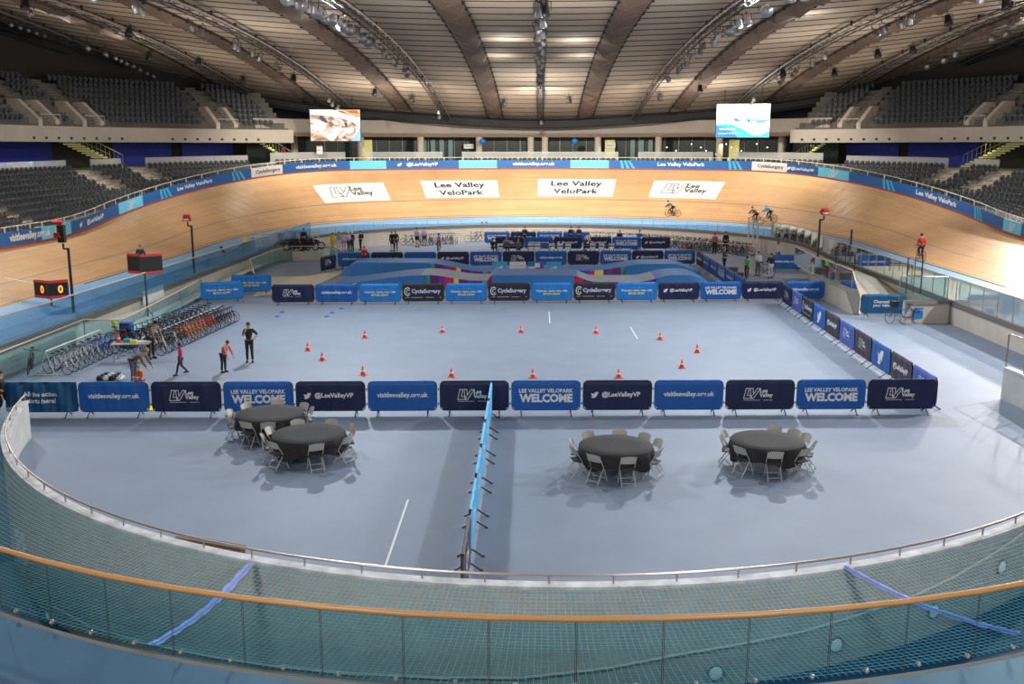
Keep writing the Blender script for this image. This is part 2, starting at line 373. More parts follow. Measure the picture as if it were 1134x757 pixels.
# far low roof fascia above the concourse windows
fs_ = frange(LE - 2, HALF - LE + 2, 1)
mb = MB(); sweep(mb, fs_, lambda s: [(15.2, 9.75), (12.3, 9.75), (12.3, 9.9), (12.9, 9.95), (12.9, 10.15), (13.0, 10.2), (13.6, 11.5)], [1, 1, 2, 2, 0, 0]); struct(mb.build('wall_far_fascia', ['slab', mat('timber_strip', (.25, .13, .06), .6), mat('slab_line', (.2, .19, .17), .7)]))
mb = MB(); sweep(mb, fs_, lambda s: [(15.1, 6.8), (15.1, 9.8)]); struct(mb.build('wall_far_windows', 'window_dark'))
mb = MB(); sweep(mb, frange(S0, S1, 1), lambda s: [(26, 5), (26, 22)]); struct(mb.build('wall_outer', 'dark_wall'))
# window mullions, door frames and lit glazing behind the concourse
mb = MB()
for i, s in enumerate(frange(44, HALF - 44, .9)):
    x, y, z = at(s, 15.0, 8.4); mb.box((x, y, z), (.05 if i % 3 else .09, .06, 2.8), 0, facing(s))
struct(mb.build('window_1', mat('mullion', (.12, .16, .15), .4, .4)))
mb = MB()
for s in (65.6, 51.5):
    for d in (-.9, -.3, .3, .9):
        x, y, z = at(s + d, 14.85, 8.2); mb.box((x, y, z), (.5, .05, 2.6), 0, facing(s))
struct(mb.build('window_2', mat('lit_glass', (.06, .16, .15), .4, emit=.15)))

# ---------------------------------------------------------------- roof
NX, NY = 64, 72
mb = MB()
edge = [at(s, Oe(Ld(s)), 0) for s in frange(-1, HALF + 1, 1)]
XM = R0 + 24.4
def ymax(x):
    best = 72
    for (x0, y0, _), (x1, y1, _) in zip(edge, edge[1:]):
        if (x0 - x) * (x1 - x) <= 0 and x0 != x1: best = max(best, y0 + (y1 - y0) * (x - x0) / (x1 - x0))
    return best
YM = {}
for i in range(NX + 1):
    x = -XM + 2 * XM * i / NX; ym = ymax(max(-XM + .01, min(XM - .01, x)))
    for j in range(NY + 1):
        y = -14 + (ym + 14) * j / NY; mb.v.append((x, y, roofz(x, y)))
for i in range(NX):
    for j in range(NY):
        a = i * (NY + 1) + j; mb.f.append((a, a + NY + 1, a + NY + 2, a + 1)); mb.m.append(0)
struct(mb.build('ceiling', 'roof_ply'))
mb = MB()
sweep(mb, frange(-20, HALF + 20, 1.5), lambda s: (lambda p: [(Oe(Ld(s)) - .9, p - .75), (Oe(Ld(s)) - .9, p - .1), (Oe(Ld(s)) + 3, p + .2), (Oe(Ld(s)) + 3, p - .9), (Oe(Ld(s)) - .9, p - .75)])(roofz(*loop(s, Oe(Ld(s))))))
for dz in (-.15, -1.0):
    mb.tube([(lambda p: (p[0], p[1], roofz(p[0], p[1]) + dz))(at(s, Oe(Ld(s)) - 1.2, 0)) for s in frange(-20, HALF + 20, 1.5)], .09, 5)
struct(mb.build('ceiling_edge_beam', 'dark'))
# cables with clamps, and the folded ply strips between them
mb = MB(); mf = MB()
for xc in (-43.5, -34, -24.2, -14.4, -4.8, 4.8, 14.4, 24.2, 34, 43.5):
    hw = .85
    for sx in (-1, 1):
        x = xc + sx * hw; ym = ymax(x) - .5; P = [(x, y, roofz(x, y) - .14) for y in frange(0, ym, 2.4)]
        mb.tube(P, .055, 4)
        for y in frange(0, ym, 2.4)[::1]: mb.box((x, y, roofz(x, y) - .17), (.15, .22, .12))
    y = 0
    while y < ymax(xc) - 4:
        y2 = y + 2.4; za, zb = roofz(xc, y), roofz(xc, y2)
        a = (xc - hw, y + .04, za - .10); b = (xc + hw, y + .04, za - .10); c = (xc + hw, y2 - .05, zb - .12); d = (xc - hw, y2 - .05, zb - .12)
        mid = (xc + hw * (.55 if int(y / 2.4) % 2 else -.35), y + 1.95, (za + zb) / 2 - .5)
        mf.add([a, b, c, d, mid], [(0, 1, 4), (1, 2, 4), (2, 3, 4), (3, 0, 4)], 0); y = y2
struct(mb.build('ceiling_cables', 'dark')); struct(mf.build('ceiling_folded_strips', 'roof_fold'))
mb = MB(); y = 0
while y < 112:
    P = []
    for x in frange(-XM + 1, XM - 1, 3.3):
        if y < ymax(x) - .3: P.append((x, y, roofz(x, y) - .015))
    if len(P) > 2: mb.tube(P, .032, 4)
    y += 2.4
struct(mb.build('ceiling_cross_cables', 'dark'))
# ---------------------------------------------------------------- lettering
_TXT = {}
def text(s, size=1.0, bold=.02, align='CENTER', shear=0, space=1.0, line=1.0):
    k = (s, bold, align, shear, space, line)
    if k not in _TXT:
        c = bpy.data.curves.new('lettering_source', 'FONT'); c.body = s; c.size = 1; c.offset = bold; c.align_x = align; c.shear = shear; c.space_character = space; c.space_line = line; c.resolution_u = 2
        o = bpy.data.objects.new('lettering_source', c); COL.objects.link(o); bpy.context.view_layer.update()
        me = bpy.data.meshes.new_from_object(o.evaluated_get(bpy.context.evaluated_depsgraph_get()))
        _TXT[k] = ([(v.co.x, v.co.y) for v in me.vertices], [tuple(p.vertices) for p in me.polygons])
        bpy.data.objects.remove(o); bpy.data.curves.remove(c); bpy.data.meshes.remove(me)
    v, f = _TXT[k]; return ([(x * size, y * size) for x, y in v], f)
def place(tx, dx, dy): return ([(x + dx, y + dy) for x, y in tx[0]], tx[1])
def fit(tx, wdt, cx=0, cy=0):
    xs = [v[0] for v in tx[0]]; ys = [v[1] for v in tx[0]]; k = wdt / (max(xs) - min(xs)); mx = (max(xs) + min(xs)) / 2; my = (max(ys) + min(ys)) / 2
    return ([((x - mx) * k + cx, (y - my) * k + cy) for x, y in tx[0]], tx[1])
def stroke(pts, t, closed=True):
    vs = []; fs = []; n = len(pts)
    for i in range(n if closed else n - 1):
        (x0, y0), (x1, y1) = pts[i], pts[(i + 1) % n]; d = hypot(x1 - x0, y1 - y0) or 1; ux, uy = (x1 - x0) / d, (y1 - y0) / d; nx, ny = -uy * t / 2, ux * t / 2
        x0 -= ux * t / 2; y0 -= uy * t / 2; x1 += ux * t / 2; y1 += uy * t / 2; b = len(vs)
        vs += [(x0 + nx, y0 + ny), (x0 - nx, y0 - ny), (x1 - nx, y1 - ny), (x1 + nx, y1 + ny)]; fs.append((b, b + 1, b + 2, b + 3))
    return (vs, fs)
def poly(pts): return (list(pts), [tuple(range(len(pts)))])
BIRD = [(-.5, .25), (-.3, .2), (-.05, .12), (0, .3), (.2, .42), (.36, .36), (.52, .42), (.44, .26), (.5, .16), (.38, .14), (.3, -.12), (.1, -.32), (-.2, -.4), (-.5, -.32), (-.25, -.22), (-.42, -.1), (-.28, -.08), (-.48, .1), (-.32, .08)]
def bird(x, y, k): return poly([(x + a * k, y + b * k) for a, b in BIRD])
def lv(x, y, k, t=.035):      # outlined slanted L and V
    sl = .22; T = lambda a, b: (x + k * (a + sl * b), y + k * b)
    L_ = [T(0, 1), T(.3, 1), T(.3, .3), T(.78, .3), T(.78, 0), T(0, 0)]; V_ = [T(.42, 1), T(.7, 1), T(.86, .42), T(1.12, 1), T(1.42, 1), T(.98, 0), T(.72, 0)]
    return [stroke(L_, t), stroke(V_, t)]
def d_lv(c='white'):
    r = [(p, c) for p in lv(-.56, -.14, .34, .022)]
    r.append((fit(text('Lee\nValley', bold=.03, align='LEFT', line=.8), .46, .20, .03), c)); r.append((stroke([(-.55, -.2), (.42, -.2)], .012, False), c)); return r
def d_visit(c='white'): return [(fit(text('visitleevalley.org.uk', bold=.03), 1.72), c)]
def d_welcome(c='white'): return [(fit(text('LEE VALLEY VELOPARK', bold=.035), 1.82, 0, .15), c), (fit(text('WELCOME', bold=.05), 1.8, 0, -.1), c)]
def d_at(c='white'): return [(bird(-.78, 0, .26), c), (fit(text('@LeeValleyVP', bold=.03), 1.3, .12), c)]
def d_cs(c='lavender'): return [(stroke([(-.76, .2), (-.88, .26), (-1.0, .2), (-1.04, .03), (-1.0, -.12), (-.88, -.19), (-.76, -.12)], .05, False), 'white'), (stroke([(-.78, .1), (-.88, .15), (-.94, .03), (-.88, -.08), (-.78, -.03)], .03, False), 'white'), (fit(text('CycleSurgery', bold=.035), 1.62, .16, .03), c), (stroke([(-1.0, -.3), (1.0, -.3)], .018, False), 'white')]
def d_book(c='white'): return [(fit(text('Lee Valley VeloPark', bold=.01), .95, 0, .17), 'cyan'), (fit(text('Discover, learn, race, ride', bold=.025), 1.75, 0, .02), 'white'), (fit(text('BOOK NOW', bold=.04), .95, 0, -.15), 'yellow')]
def d_action(c='white'): return [(fit(text('All the action', bold=.03), 1.15, 0, .1), c), (fit(text('starts here!', bold=.03), 1.0, 0, -.12), c)]
def d_bird(c='white'): return [(bird(0, -.05, .75), c)]
def d_teal(c='white'): return [(fit(text('Cleansed', bold=.03), .82, -.1, .1), c), (fit(text('your visits', bold=.03), .86, -.1, -.12), c)]
def d_text(c='white'): return [(fit(text('@LeeValleyVP', bold=.04), 1.6), c)]
def d_none(c='white'): return []
DES = {'lv': (d_lv, 'navy', 'navy logo barrier banner'), 'visit': (d_visit, 'blue', 'blue web-address barrier banner'),
       'welcome': (d_welcome, 'blue', 'blue WELCOME barrier banner'), 'at': (d_at, 'navy', 'navy bird-and-handle barrier banner'),
       'cs': (d_cs, 'ink', 'black barrier banner with lilac lettering'), 'book': (d_book, 'sky_blue', 'light blue barrier banner with yellow text'),
       'action': (d_action, 'teal_blue', 'teal draped barrier banner'), 'bird': (d_bird, 'blue', 'blue single-bird barrier banner'),
       'text': (d_text, mat('charcoal', srgb(52, 50, 68), .6), 'charcoal text barrier banner'), 'lvlight': (d_lv, mat('periwinkle', srgb(66, 92, 172), .6), 'periwinkle logo barrier banner'),
       'lvdark': (d_lv, 'charcoal', 'charcoal logo barrier banner'), 'cyan': (d_lv, 'cyan', 'cyan barrier banner'), 'teal': (d_teal, 'teal_blue', 'teal two-line barrier banner'),
       'plain': (d_none, 'blue', 'plain blue barrier banner')}
def rrect(w_, z0, z1, r, n=4):
    P = []
    for cx, cz, a0 in ((w_ / 2 - r, z1 - r, 0), (-w_ / 2 + r, z1 - r, 90), (-w_ / 2 + r, z0 + r, 180), (w_ / 2 - r, z0 + r, 270)):
        for k in range(n + 1): a = radians(a0 + 90 * k / n); P.append((cx + r * cos(a), cz + r * sin(a)))
    return P
PROTO = {}
def fold(u, z, drape): return -.03 - (.012 * sin(u * 9 + z * 3) + .006 * sin(u * 23)) * (3 if drape else .8) - (.03 * (1.2 - z) if drape else 0)
def barrier_proto(kind):
    if kind in PROTO: return PROTO[kind]
    fn, bg, desc = DES[kind]; bgm = bg if isinstance(bg, str) else bg.name
    root = empty('crowd_barrier', (0, 0, 0), 0, desc, 'barrier')
    mb = MB(); P = rrect(2.3, .16, 1.13, .13); mb.tube([(x, 0, z) for x, z in P], .019, 6, closed=True)
    for i in range(13): x = -1.02 + .17 * i; mb.tube([(x, 0, .17), (x, 0, 1.12)], .007, 4)
    for sx in (-1, 1): mb.tube([(sx * 1.16, 0, .35), (sx * 1.2, 0, .35), (sx * 1.2, 0, .42)], .01, 4); mb.tube([(sx * 1.16, 0, .9), (sx * 1.2, 0, .9), (sx * 1.2, 0, .83)], .01, 4)
    mb.build('frame', 'black_metal', root)
    for sx in (-1, 1):
        mb = MB(); mb.tube([(sx * .84, .02, .2), (sx * .84, -.26, .015), (sx * .84, -.30, .015)], .02, 5); mb.tube([(sx * .84, -.02, .2), (sx * .84, .26, .015), (sx * .84, .30, .015)], .02, 5)
        mb.build('foot', 'black_metal', root)
    drape = kind == 'action'; mb = MB(); NU, NV = 40, 6; W_, z0, z1, r = (2.34, .17, 1.155, .13)
    if drape: W_, r = 2.4, .02
    for side in (-1, 1):
        b = len(mb.v)
        for j in range(NV + 1):
            z = z0 + (z1 - z0) * j / NV; e = 0
            dz = min(z - z0, z1 - z)
            if dz < r: e = r - sqrt(max(0, r * r - (r - dz) ** 2))
            for i in range(NU + 1):
                u = (-W_ / 2 + e) + (W_ - 2 * e) * i / NU; mb.v.append((u, fold(u, z, drape) if side < 0 else .024, z))
        for j in range(NV):
            for i in range(NU):
                a = b + j * (NU + 1) + i; q = (a, a + 1, a + NU + 2, a + NU + 1); mb.f.append(q if side < 0 else q[::-1]); mb.m.append(0)
    n1 = (NU + 1) * (NV + 1)
    for i in range(NU): a = NV * (NU + 1) + i; mb.f.append((a, a + 1, a + 1 + n1, a + n1)); mb.m.append(0)
    ban = mb.build('banner', bgm, root, smooth=True)
    items = fn()
    if items:
        mb = MB(); names = []
        for (vs, fs), c in items:
            if c not in names: names.append(c)
            mb.add([(x, fold(x, .67 + y, drape) - (.045 if drape else .014), .67 + y) for x, y in vs], fs, names.index(c))
        mb.build('lettering', names, ban)
    PROTO[kind] = root; root['used'] = 0
    return root
def barrier(kind, x, y, rz, where, group, z=0):
    p = barrier_proto(kind); lab = DES[kind][2] + ' ' + where
    if not p.get('used'):
        p['used'] = 1; p.location = (x, y, z); p.rotation_euler = (0, 0, rz); p['label'] = lab; p['group'] = group; return p
    o = copytree(p, (x, y, z), rz, lab, group); return o
def fence(a, b, kinds, where, group, sc=1, jit=0):
    n = len(kinds); rz = atan2(b[1] - a[1], b[0] - a[0])
    for i, k in enumerate(kinds):
        t = (i + .5) / n; L_ = hypot(b[0] - a[0], b[1] - a[1]) / n
        o = barrier(k, a[0] + (b[0] - a[0]) * t, a[1] + (b[1] - a[1]) * t, rz + random.uniform(-jit, jit), where % nth(i), group)
        o.scale = (L_ / 2.42, 1, sc)
    return

# ---------------------------------------------------------------- perimeter boards on the outer rim
def board(s0, s1, bg, items, label):
    """one curved board panel on the rim; s decreases towards the left of the photograph"""
    ss = frange(s0, s1, .6); mb = MB()
    sweep(mb, ss, lambda s: [(rimo(Ld(s)) + .02, rimz(Ld(s)) + .12), (rimo(Ld(s)) + .02, rimz(Ld(s)) + .95), (rimo(Ld(s)) + .09, rimz(Ld(s)) + .95), (rimo(Ld(s)) + .09, rimz(Ld(s)) + .05)])
    o = mb.build('perimeter_board', bg); tag(o, label, 'advertising board', 'printed boards round the top of the track')
    if items:
        mb = MB(); names = []; sc = (s0 + s1) / 2
        for (vs, fs), c in items:
            if c not in names: names.append(c)
            mb.add([(lambda L, q: (q[0], q[1], rimz(L) + .535 + y))(Ld(sc - x), loop(sc - x, rimo(Ld(sc - x)) - .01)) for x, y in vs], fs, names.index(c))
        mb.build('lettering', names, o)
def swoosh(x, d=1): return [(poly([(x + d * (k * .45), -.4), (x + d * (k * .45 + .25), -.4), (x + d * (k * .3 + .1), .4), (x + d * (k * .3 - .1), .4)]), 'cyan') for k in (0, 1, 2)]
mat('board_cyan', srgb(105, 200, 240), .5); mat('board_blue', srgb(20, 95, 165), .5)
def bt(s, wd): return [(fit(text(s, bold=.03), wd), 'white')]
BD = [(-14, 13.7, 'board_blue', bt('visitleevalley.org.uk', 5), 'blue rim board at the right edge, nearest the camera'),
      (13.7, 16.2, 'board_cyan', [(p, 'white') for p in lv(-.4, -.25, .5, .04)], 'small cyan rim board near the right edge'),
      (16.2, 32.9, 'board_blue', bt('Lee Valley VeloPark', 4.2) + swoosh(-5.2) + swoosh(4.2), 'long blue rim board above the right straight'),
      (32.9, 35.6, 'board_cyan', [(p, 'white') for p in lv(-.4, -.25, .5, .04)], 'cyan rim board where the right bend starts'),
      (35.6, 38.3, 'board_blue', [(bird(-1.2, 0, .4), 'white')] + [(fit(text('@LeeValleyVP', bold=.03), 2), 'white')], 'blue rim board with a white bird on the right bend'),
      (38.3, 41.3, 'white', [(fit(text('CycleSurgery', bold=.02), 2.2, .1), 'ink')], 'white rim board on the right bend'),
      (41.3, 53.1, 'board_blue', bt('Lee Valley VeloPark', 3.9) + swoosh(-4.9) + swoosh(4), 'long blue rim board right of the far centre'),
      (53.1, 56.2, 'board_cyan', [], 'pale cyan rim board just right of the far centre'),
      (56.2, 62.1, 'board_blue', bt('visitleevalley.org.uk', 3.4), 'blue rim board at the far centre of the bend'),
      (62.1, 65.2, 'board_cyan', [], 'pale cyan rim board left of the far centre'),
      (65.2, 71.2, 'board_blue', [(bird(-1.9, 0, .4), 'white')] + bt('@LeeValleyVP', 2.6), 'blue rim board with a white bird left of the far centre'),
      (71.2, 74.3, 'board_cyan', [], 'pale cyan rim board on the left part of the far bend'),
      (74.3, 80.2, 'board_blue', bt('visitleevalley.org.uk', 3.6), 'blue rim board with a web address on the left bend'),
      (80.2, 83.0, 'white', [(fit(text('CycleSurgery', bold=.02), 2.2, .1), 'ink')], 'white rim board on the left bend'),
      (83.0, 93.6, 'board_blue', bt('Lee Valley VeloPark', 3.4) + swoosh(-3.4) + swoosh(3.6), 'long blue rim board entering the left straight'),
      (93.6, 96.4, 'board_cyan', [(p, 'white') for p in lv(-.4, -.25, .5, .04)], 'cyan rim board at the start of the left straight'),
      (96.4, 103.5, 'board_blue', [(bird(-2.2, 0, .4), 'white')] + bt('@LeeValleyVP', 2.6), 'blue rim board with a white bird above the left straight'),
      (103.5, 107.5, 'board_cyan', [(p, 'white') for p in lv(-.4, -.25, .5, .04)], 'cyan rim board above the left straight'),
      (107.5, HALF + 14, 'board_blue', [(fit(text('visitleevalley.org.uk', bold=.03), 5, 10.5), 'white')], 'blue rim board at the left edge, nearest the camera')]
for b in BD: board(*b)
for a, b, nm in ((-12, HALF / 2 - .2, 'right'), (HALF / 2 + .2, HALF + 12, 'left')):
    mb = MB(); mb.tube([at(s, rimo(Ld(s)) + .35, rimz(Ld(s)) + 1.22) for s in frange(a, b, 1)], .035, 5, 0)
    for s in frange(a, b, 1.5): x, y, z = at(s, rimo(Ld(s)) + .3, rimz(Ld(s)) + .6); mb.box((x, y, z), (.09, .05, 1.2), 0, facing(s))
    tag(mb.build('rim_handrail', 'rail_white'), 'pale handrail with short posts behind the rim boards on the %s side' % nm, 'handrail')
# logos painted on the banking
def decal(s0, s1, v0, v1, items, label):
    mb = MB(); n = 12; b = 0
    for i in range(n + 1):
        s = s0 + (s1 - s0) * i / n; mb.v += [surf(s, v0, .006), surf(s, (v0 + v1) / 2, .006), surf(s, v1, .006)]
    for i in range(n):
        for k in (0, 1): mb.f.append((3 * i + k, 3 * i + 3 + k, 3 * i + 4 + k, 3 * i + 1 + k)); mb.m.append(0)
    o = mb.build('track_logo', 'paper'); tag(o, label, 'painted sign', 'white logos painted on the banking')
    mb = MB(); sc, vc = (s0 + s1) / 2, (v0 + v1) / 2
    for vs, fs in items: mb.add([surf(sc - x, vc + y * 1.0, .012) for x, y in vs], fs)
    mb.build('lettering', 'ink', o)
LVT = [(vs, fs) for vs, fs in lv(-2.1, -.55, 1.35, .07)] + [fit(text('Lee\nValley', bold=.03, align='LEFT', line=.8), 2.05, .85, .12), stroke([(-2, -.88), (1.9, -.88)], .035, False)]
VPT = [fit(text('Lee Valley', bold=.03), 4.3, 0, .5), fit(text('VeloPark', bold=.03), 3.9, 0, -.55)]
decal(78.4, 72.0, 2.7, 5.25, LVT, 'white painted logo panel with outlined letters, far left on the banking')
decal(68.7, 62.2, 2.85, 5.4, VPT, 'white painted name panel on the banking, left of centre')
decal(58.8, 52.3, 3.0, 5.6, VPT, 'white painted name panel on the banking, right of centre')
decal(49.1, 43.0, 3.0, 5.5, LVT, 'white painted logo panel with outlined letters, far right on the banking')
# start and finish lines across the track
for s, v0, v1, nm in ((HALF + 2, -1.5, 3.2, 'left straight'), (37.2, -.6, 1.9, 'right bend')):
    mb = MB(); vv = frange(max(0, v0), v1, .5)
    for i in range(len(vv) - 1): mb.quad(surf(s, vv[i], .008), surf(s + .1, vv[i], .008), surf(s + .1, vv[i + 1], .008), surf(s, vv[i + 1], .008))
    tag(mb.build('track_line', 'floor_line'), 'thin white line painted across the track boards on the %s' % nm, 'painted line')

# ---------------------------------------------------------------- stairs, seats, stands
AIS = [14.3, 27.3, 30.3, 38.0, 45.4, 52.2, HALF - 52.2, HALF - 45.2, HALF - 38.6, HALF - 30.6, HALF - 27.2, HALF - 14.3, HALF - 2]
UAIS = [7, 22.5, 29.6, 37.2, HALF - 36.6, HALF - 28.3, HALF - 25.6, HALF - 16, HALF - 4]
def near_aisle(s, L_, w_=.75): return any(abs(s - a) < w_ for a in L_)
mb = MB(); mn = MB()
for a in AIS:
    L = Ld(a); f = facing(a); o0 = rimo(L) + 1.3; n_ = int((Oc(L) - o0) / (TR / 2))
    for k in range(n_):
        o = Oc(L) - TR / 2 * (k + 1); kk = int((Oc(L) - o - .01) / TR); z = rowz(L, kk) + (.18 if k % 2 == 0 else .02)
        x, y, _ = at(a, o + TR / 4, 0); mb.box((x, y, z - .1), (1.2, TR / 2, .26), 0, f); x, y, _ = at(a, o + .04, 0); mn.box((x, y, z + .035), (1.2, .09, .02), 0, f)
struct(mb.build('floor_aisle_steps', 'concrete')); struct(mn.build('trim_5', 'nosing'))
mb = MB(); mn = MB()
for a in UAIS:
    L = Ld(a); f = facing(a)
    for k in range(UN * 2):
        o = Of(L) + 1 + .4 * k; z = 10.0 + .26 * (k + 1) + .26; x, y, _ = at(a, o + .2, 0); mb.box((x, y, z - .25), (1.1, .4, .5), 0, f); x, y, _ = at(a, o + .03, 0); mn.box((x, y, z + .01), (1.1, .06, .02), 0, f)
struct(mb.build('floor_upper_aisle_steps', 'tread_shaded')); struct(mn.build('trim_6', 'tread'))  # darker step and nosing colours carry the upper tier's dimness
def seat_mb(mb, c, rz):
    def T(x, y, z): return (c[0] + x * cos(rz) - y * sin(rz), c[1] + x * sin(rz) + y * cos(rz), c[2] + z)
    # curved shell back, folded-up squab, pedestal
    prof = [(.12, .36), (.14, .52), (.17, .68), (.19, .82)]; b = len(mb.v); hw = [.19, .215, .215, .16]
    for (y, z), h in zip(prof, hw): mb.v += [T(-h, y - .05, z), T(0, y, z), T(h, y - .05, z)]
    for i in range(3):
        for k in (0, 1): mb.f.append((b + 3 * i + k, b + 3 * i + k + 1, b + 3 * i + 4 + k, b + 3 * i + 3 + k)); mb.m.append(0)
    b = len(mb.v); mb.v += [T(-.19, .07, .34), T(.19, .07, .34), T(.18, -.03, .66), T(-.18, -.03, .66), T(-.19, .11, .34), T(.19, .11, .34), T(.18, .02, .68), T(-.18, .02, .68)]
    for f in ((0, 1, 2, 3), (7, 6, 5, 4), (3, 2, 6, 7), (0, 3, 7, 4), (1, 5, 6, 2)): mb.f.append(tuple(b + i for i in f)); mb.m.append(0)
    b = len(mb.v); mb.v += [T(-.03, .08, 0), T(.03, .08, 0), T(.03, .14, .36), T(-.03, .14, .36)]; mb.f.append((b, b + 1, b + 2, b + 3)); mb.m.append(0)
SEATS = []
for k in range(NR):
    s = -13.0
    while s < HALF + 13:
        L = Ld(s); o = rowo(L, k)
        if o > rimo(L) + 1.3 - (.6 if L > 40 else 0) and not near_aisle(s, AIS) and not (L > 40 and k > 1):
            R = R0 + o if L > HS else 0
            SEATS.append((at(s, o + .42, rowz(L, k)), facing(s), 'lower', s, k))
        s += .50 * (R0 / (R0 + o) if HS < Ld(s) else 1)
for k in range(UN):
    s = -13.0
    while s < HALF + 13:
        L = Ld(s)
        if L < LE - .8 and not near_aisle(s, UAIS, .7 if k > 3 else 1.3):
            SEATS.append((at(s, Of(L) + 1.45 + .8 * k, 10.0 + .52 * (k + 1)), facing(s), 'upper', s, k))
        s += .50 * (R0 / (R0 + Of(L) + 1 + .8 * k) if HS < L else 1)
vis = []
for q in SEATS:
    p = proj(q[0][0], q[0][1], q[0][2] + .6)
    if p and -5 < p[0] < 1139: vis.append((p[2], q))
vis.sort(key=lambda t: t[0]); keep = [q for _, q in vis[:299]]; kid = set(id(q) for q in keep)
pm = MB(); seat_mb(pm, (0, 0, 0), 0); seat_me = pm.mesh('stadium_seat', 'seat')
for q in keep:
    o = bpy.data.objects.new('stadium_seat', seat_me); COL.objects.link(o); o.location = q[0]; o.rotation_euler = (0, 0, q[1])
    side = 'right' if q[3] < HALF / 2 else 'left'
    tag(o, 'dark grey tip-up seat in the %s %s stand, row %s from the back' % (q[2], side, nth(q[4])), 'seat', 'tip-up seats, %s %s stand, %s row from the back' % (q[2], side, nth(q[4])))
for tier in ('lower', 'upper'):
    for side in ('left', 'right'):
        mb = MB()
        for q in SEATS:
            if id(q) in kid or q[2] != tier or (q[3] < HALF / 2) != (side == 'right'): continue
            p = proj(*q[0])
            if p is None or p[0] < -120 or p[0] > 1250: continue
            seat_mb(mb, q[0], q[1])
        if mb.v: tag(mb.build('seating_rows', 'seat'), 'rows of dark grey tip-up seats filling the %s stand on the %s' % (tier, side), 'seating', kind='stuff')
# concourse edge fence, in panels between the aisles
def cfence(a, b, label, h=.85, o=lambda L: Oc(L) + .1, z=Zc):
    root = empty('glass_fence', at((a + b) / 2, o(Ld((a + b) / 2)), z(Ld((a + b) / 2))), 0, label, 'fence', 'glass fences along the concourse edge'); c = root.location
    def rel(p): return (p[0] - c.x, p[1] - c.y, p[2] - c.z)
    ss = frange(a, b, 1); mb = MB()
    for i in range(len(ss) - 1):
        z0, z1 = z(Ld(ss[i])), z(Ld(ss[i + 1])); mb.quad(rel(at(ss[i], o(Ld(ss[i])), z0)), rel(at(ss[i + 1], o(Ld(ss[i + 1])), z1)), rel(at(ss[i + 1], o(Ld(ss[i + 1])), z1 + h)), rel(at(ss[i], o(Ld(ss[i])), z0 + h)))
    mb.build('glass_panels', 'glass_fence', root)
    mb = MB(); mb.tube([rel(at(s, o(Ld(s)), z(Ld(s)) + h + .02)) for s in ss], .025, 5)
    for s in frange(a, b, 1.9): x, y, zz = rel(at(s, o(Ld(s)), z(Ld(s)))); mb.box((x, y, zz + h / 2), (.05, .05, h), 0, facing(s))
    mb.build('rail_and_posts', 'steel', root)
ed = sorted([-12] + AIS + [HALF + 12])
for i in range(len(ed) - 1):
    a, b = ed[i] + .75, ed[i + 1] - .75
    if b - a > 1.2: cfence(a, b, 'glass fence with steel rail on the concourse, %s stretch counting from the right' % nth(i), h=.85 if Ld((a + b) / 2) < 40 else 1.05)
# blue screens, columns, stairs under the upper tier
for s0, s1, lab in ((38.94, 35.95, 'right stand, farther'), (35.42, 31.6, 'right stand, nearer'), (29, 24, 'right edge of view'), (92.8, 88.96, 'left edge of view'), (85.6, 82.33, 'left stand, middle one'), (81.69, 78.7, 'left stand, farthest')):
    mb = MB(); a, b = min(s0, s1), max(s0, s1)
    sweep(mb, frange(a, b, .6), lambda s: [(Oc(Ld(s)) + 5.0, Zc(Ld(s)) - .3), (Oc(Ld(s)) + 4.96 + .03 * sin(s * 14), 9.1), (Oc(Ld(s)) + 5.06, 9.1), (Oc(Ld(s)) + 5.06, Zc(Ld(s)) - .3)])
    tag(mb.build('blue_screen_wall', 'blue_screen'), 'royal blue screen closing the concourse, %s' % lab, 'screen', 'royal blue screens behind the lower stands')
mat('yellow_lit_glow', (.62, .60, .25), .6, emit=.2)  # yellow light on piers and steps, put into colour and glow
for i, (s, warm) in enumerate([(71.19, 0), (67.03, 0), (62.92, 0), (59.3, 0), (58.3, 0), (54.6, 0), (50.37, 0), (46.21, 0), (42.16, 0), (75.6, 0)]):
    x, y, z = at(s, Oc(Ld(s)) + 2.4, 0); mb = MB(); mb.lathe([(.42, Zc(Ld(s)) - .2), (.42, Zc(Ld(s)) + .05), (.36, Zc(Ld(s)) + .1), (.36, 9.76)], (x, y, 0), 14)
    tag(mb.build('concourse_column', 'concrete', smooth=True), 'round concrete column on the far concourse, %s from the %s' % (nth(min(i, 9)), 'left'), 'column', 'columns on the far concourse')
for i, s in enumerate((45.6, 41.6, 53.9, 70.4)):
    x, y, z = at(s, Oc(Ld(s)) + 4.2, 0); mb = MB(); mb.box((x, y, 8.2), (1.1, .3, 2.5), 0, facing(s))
    tag(mb.build('lit_pillar', 'yellow_lit_glow'), 'yellow-lit wall pier behind the concourse, %s from the right' % nth(i), 'pillar', 'yellow-lit piers behind the concourse')
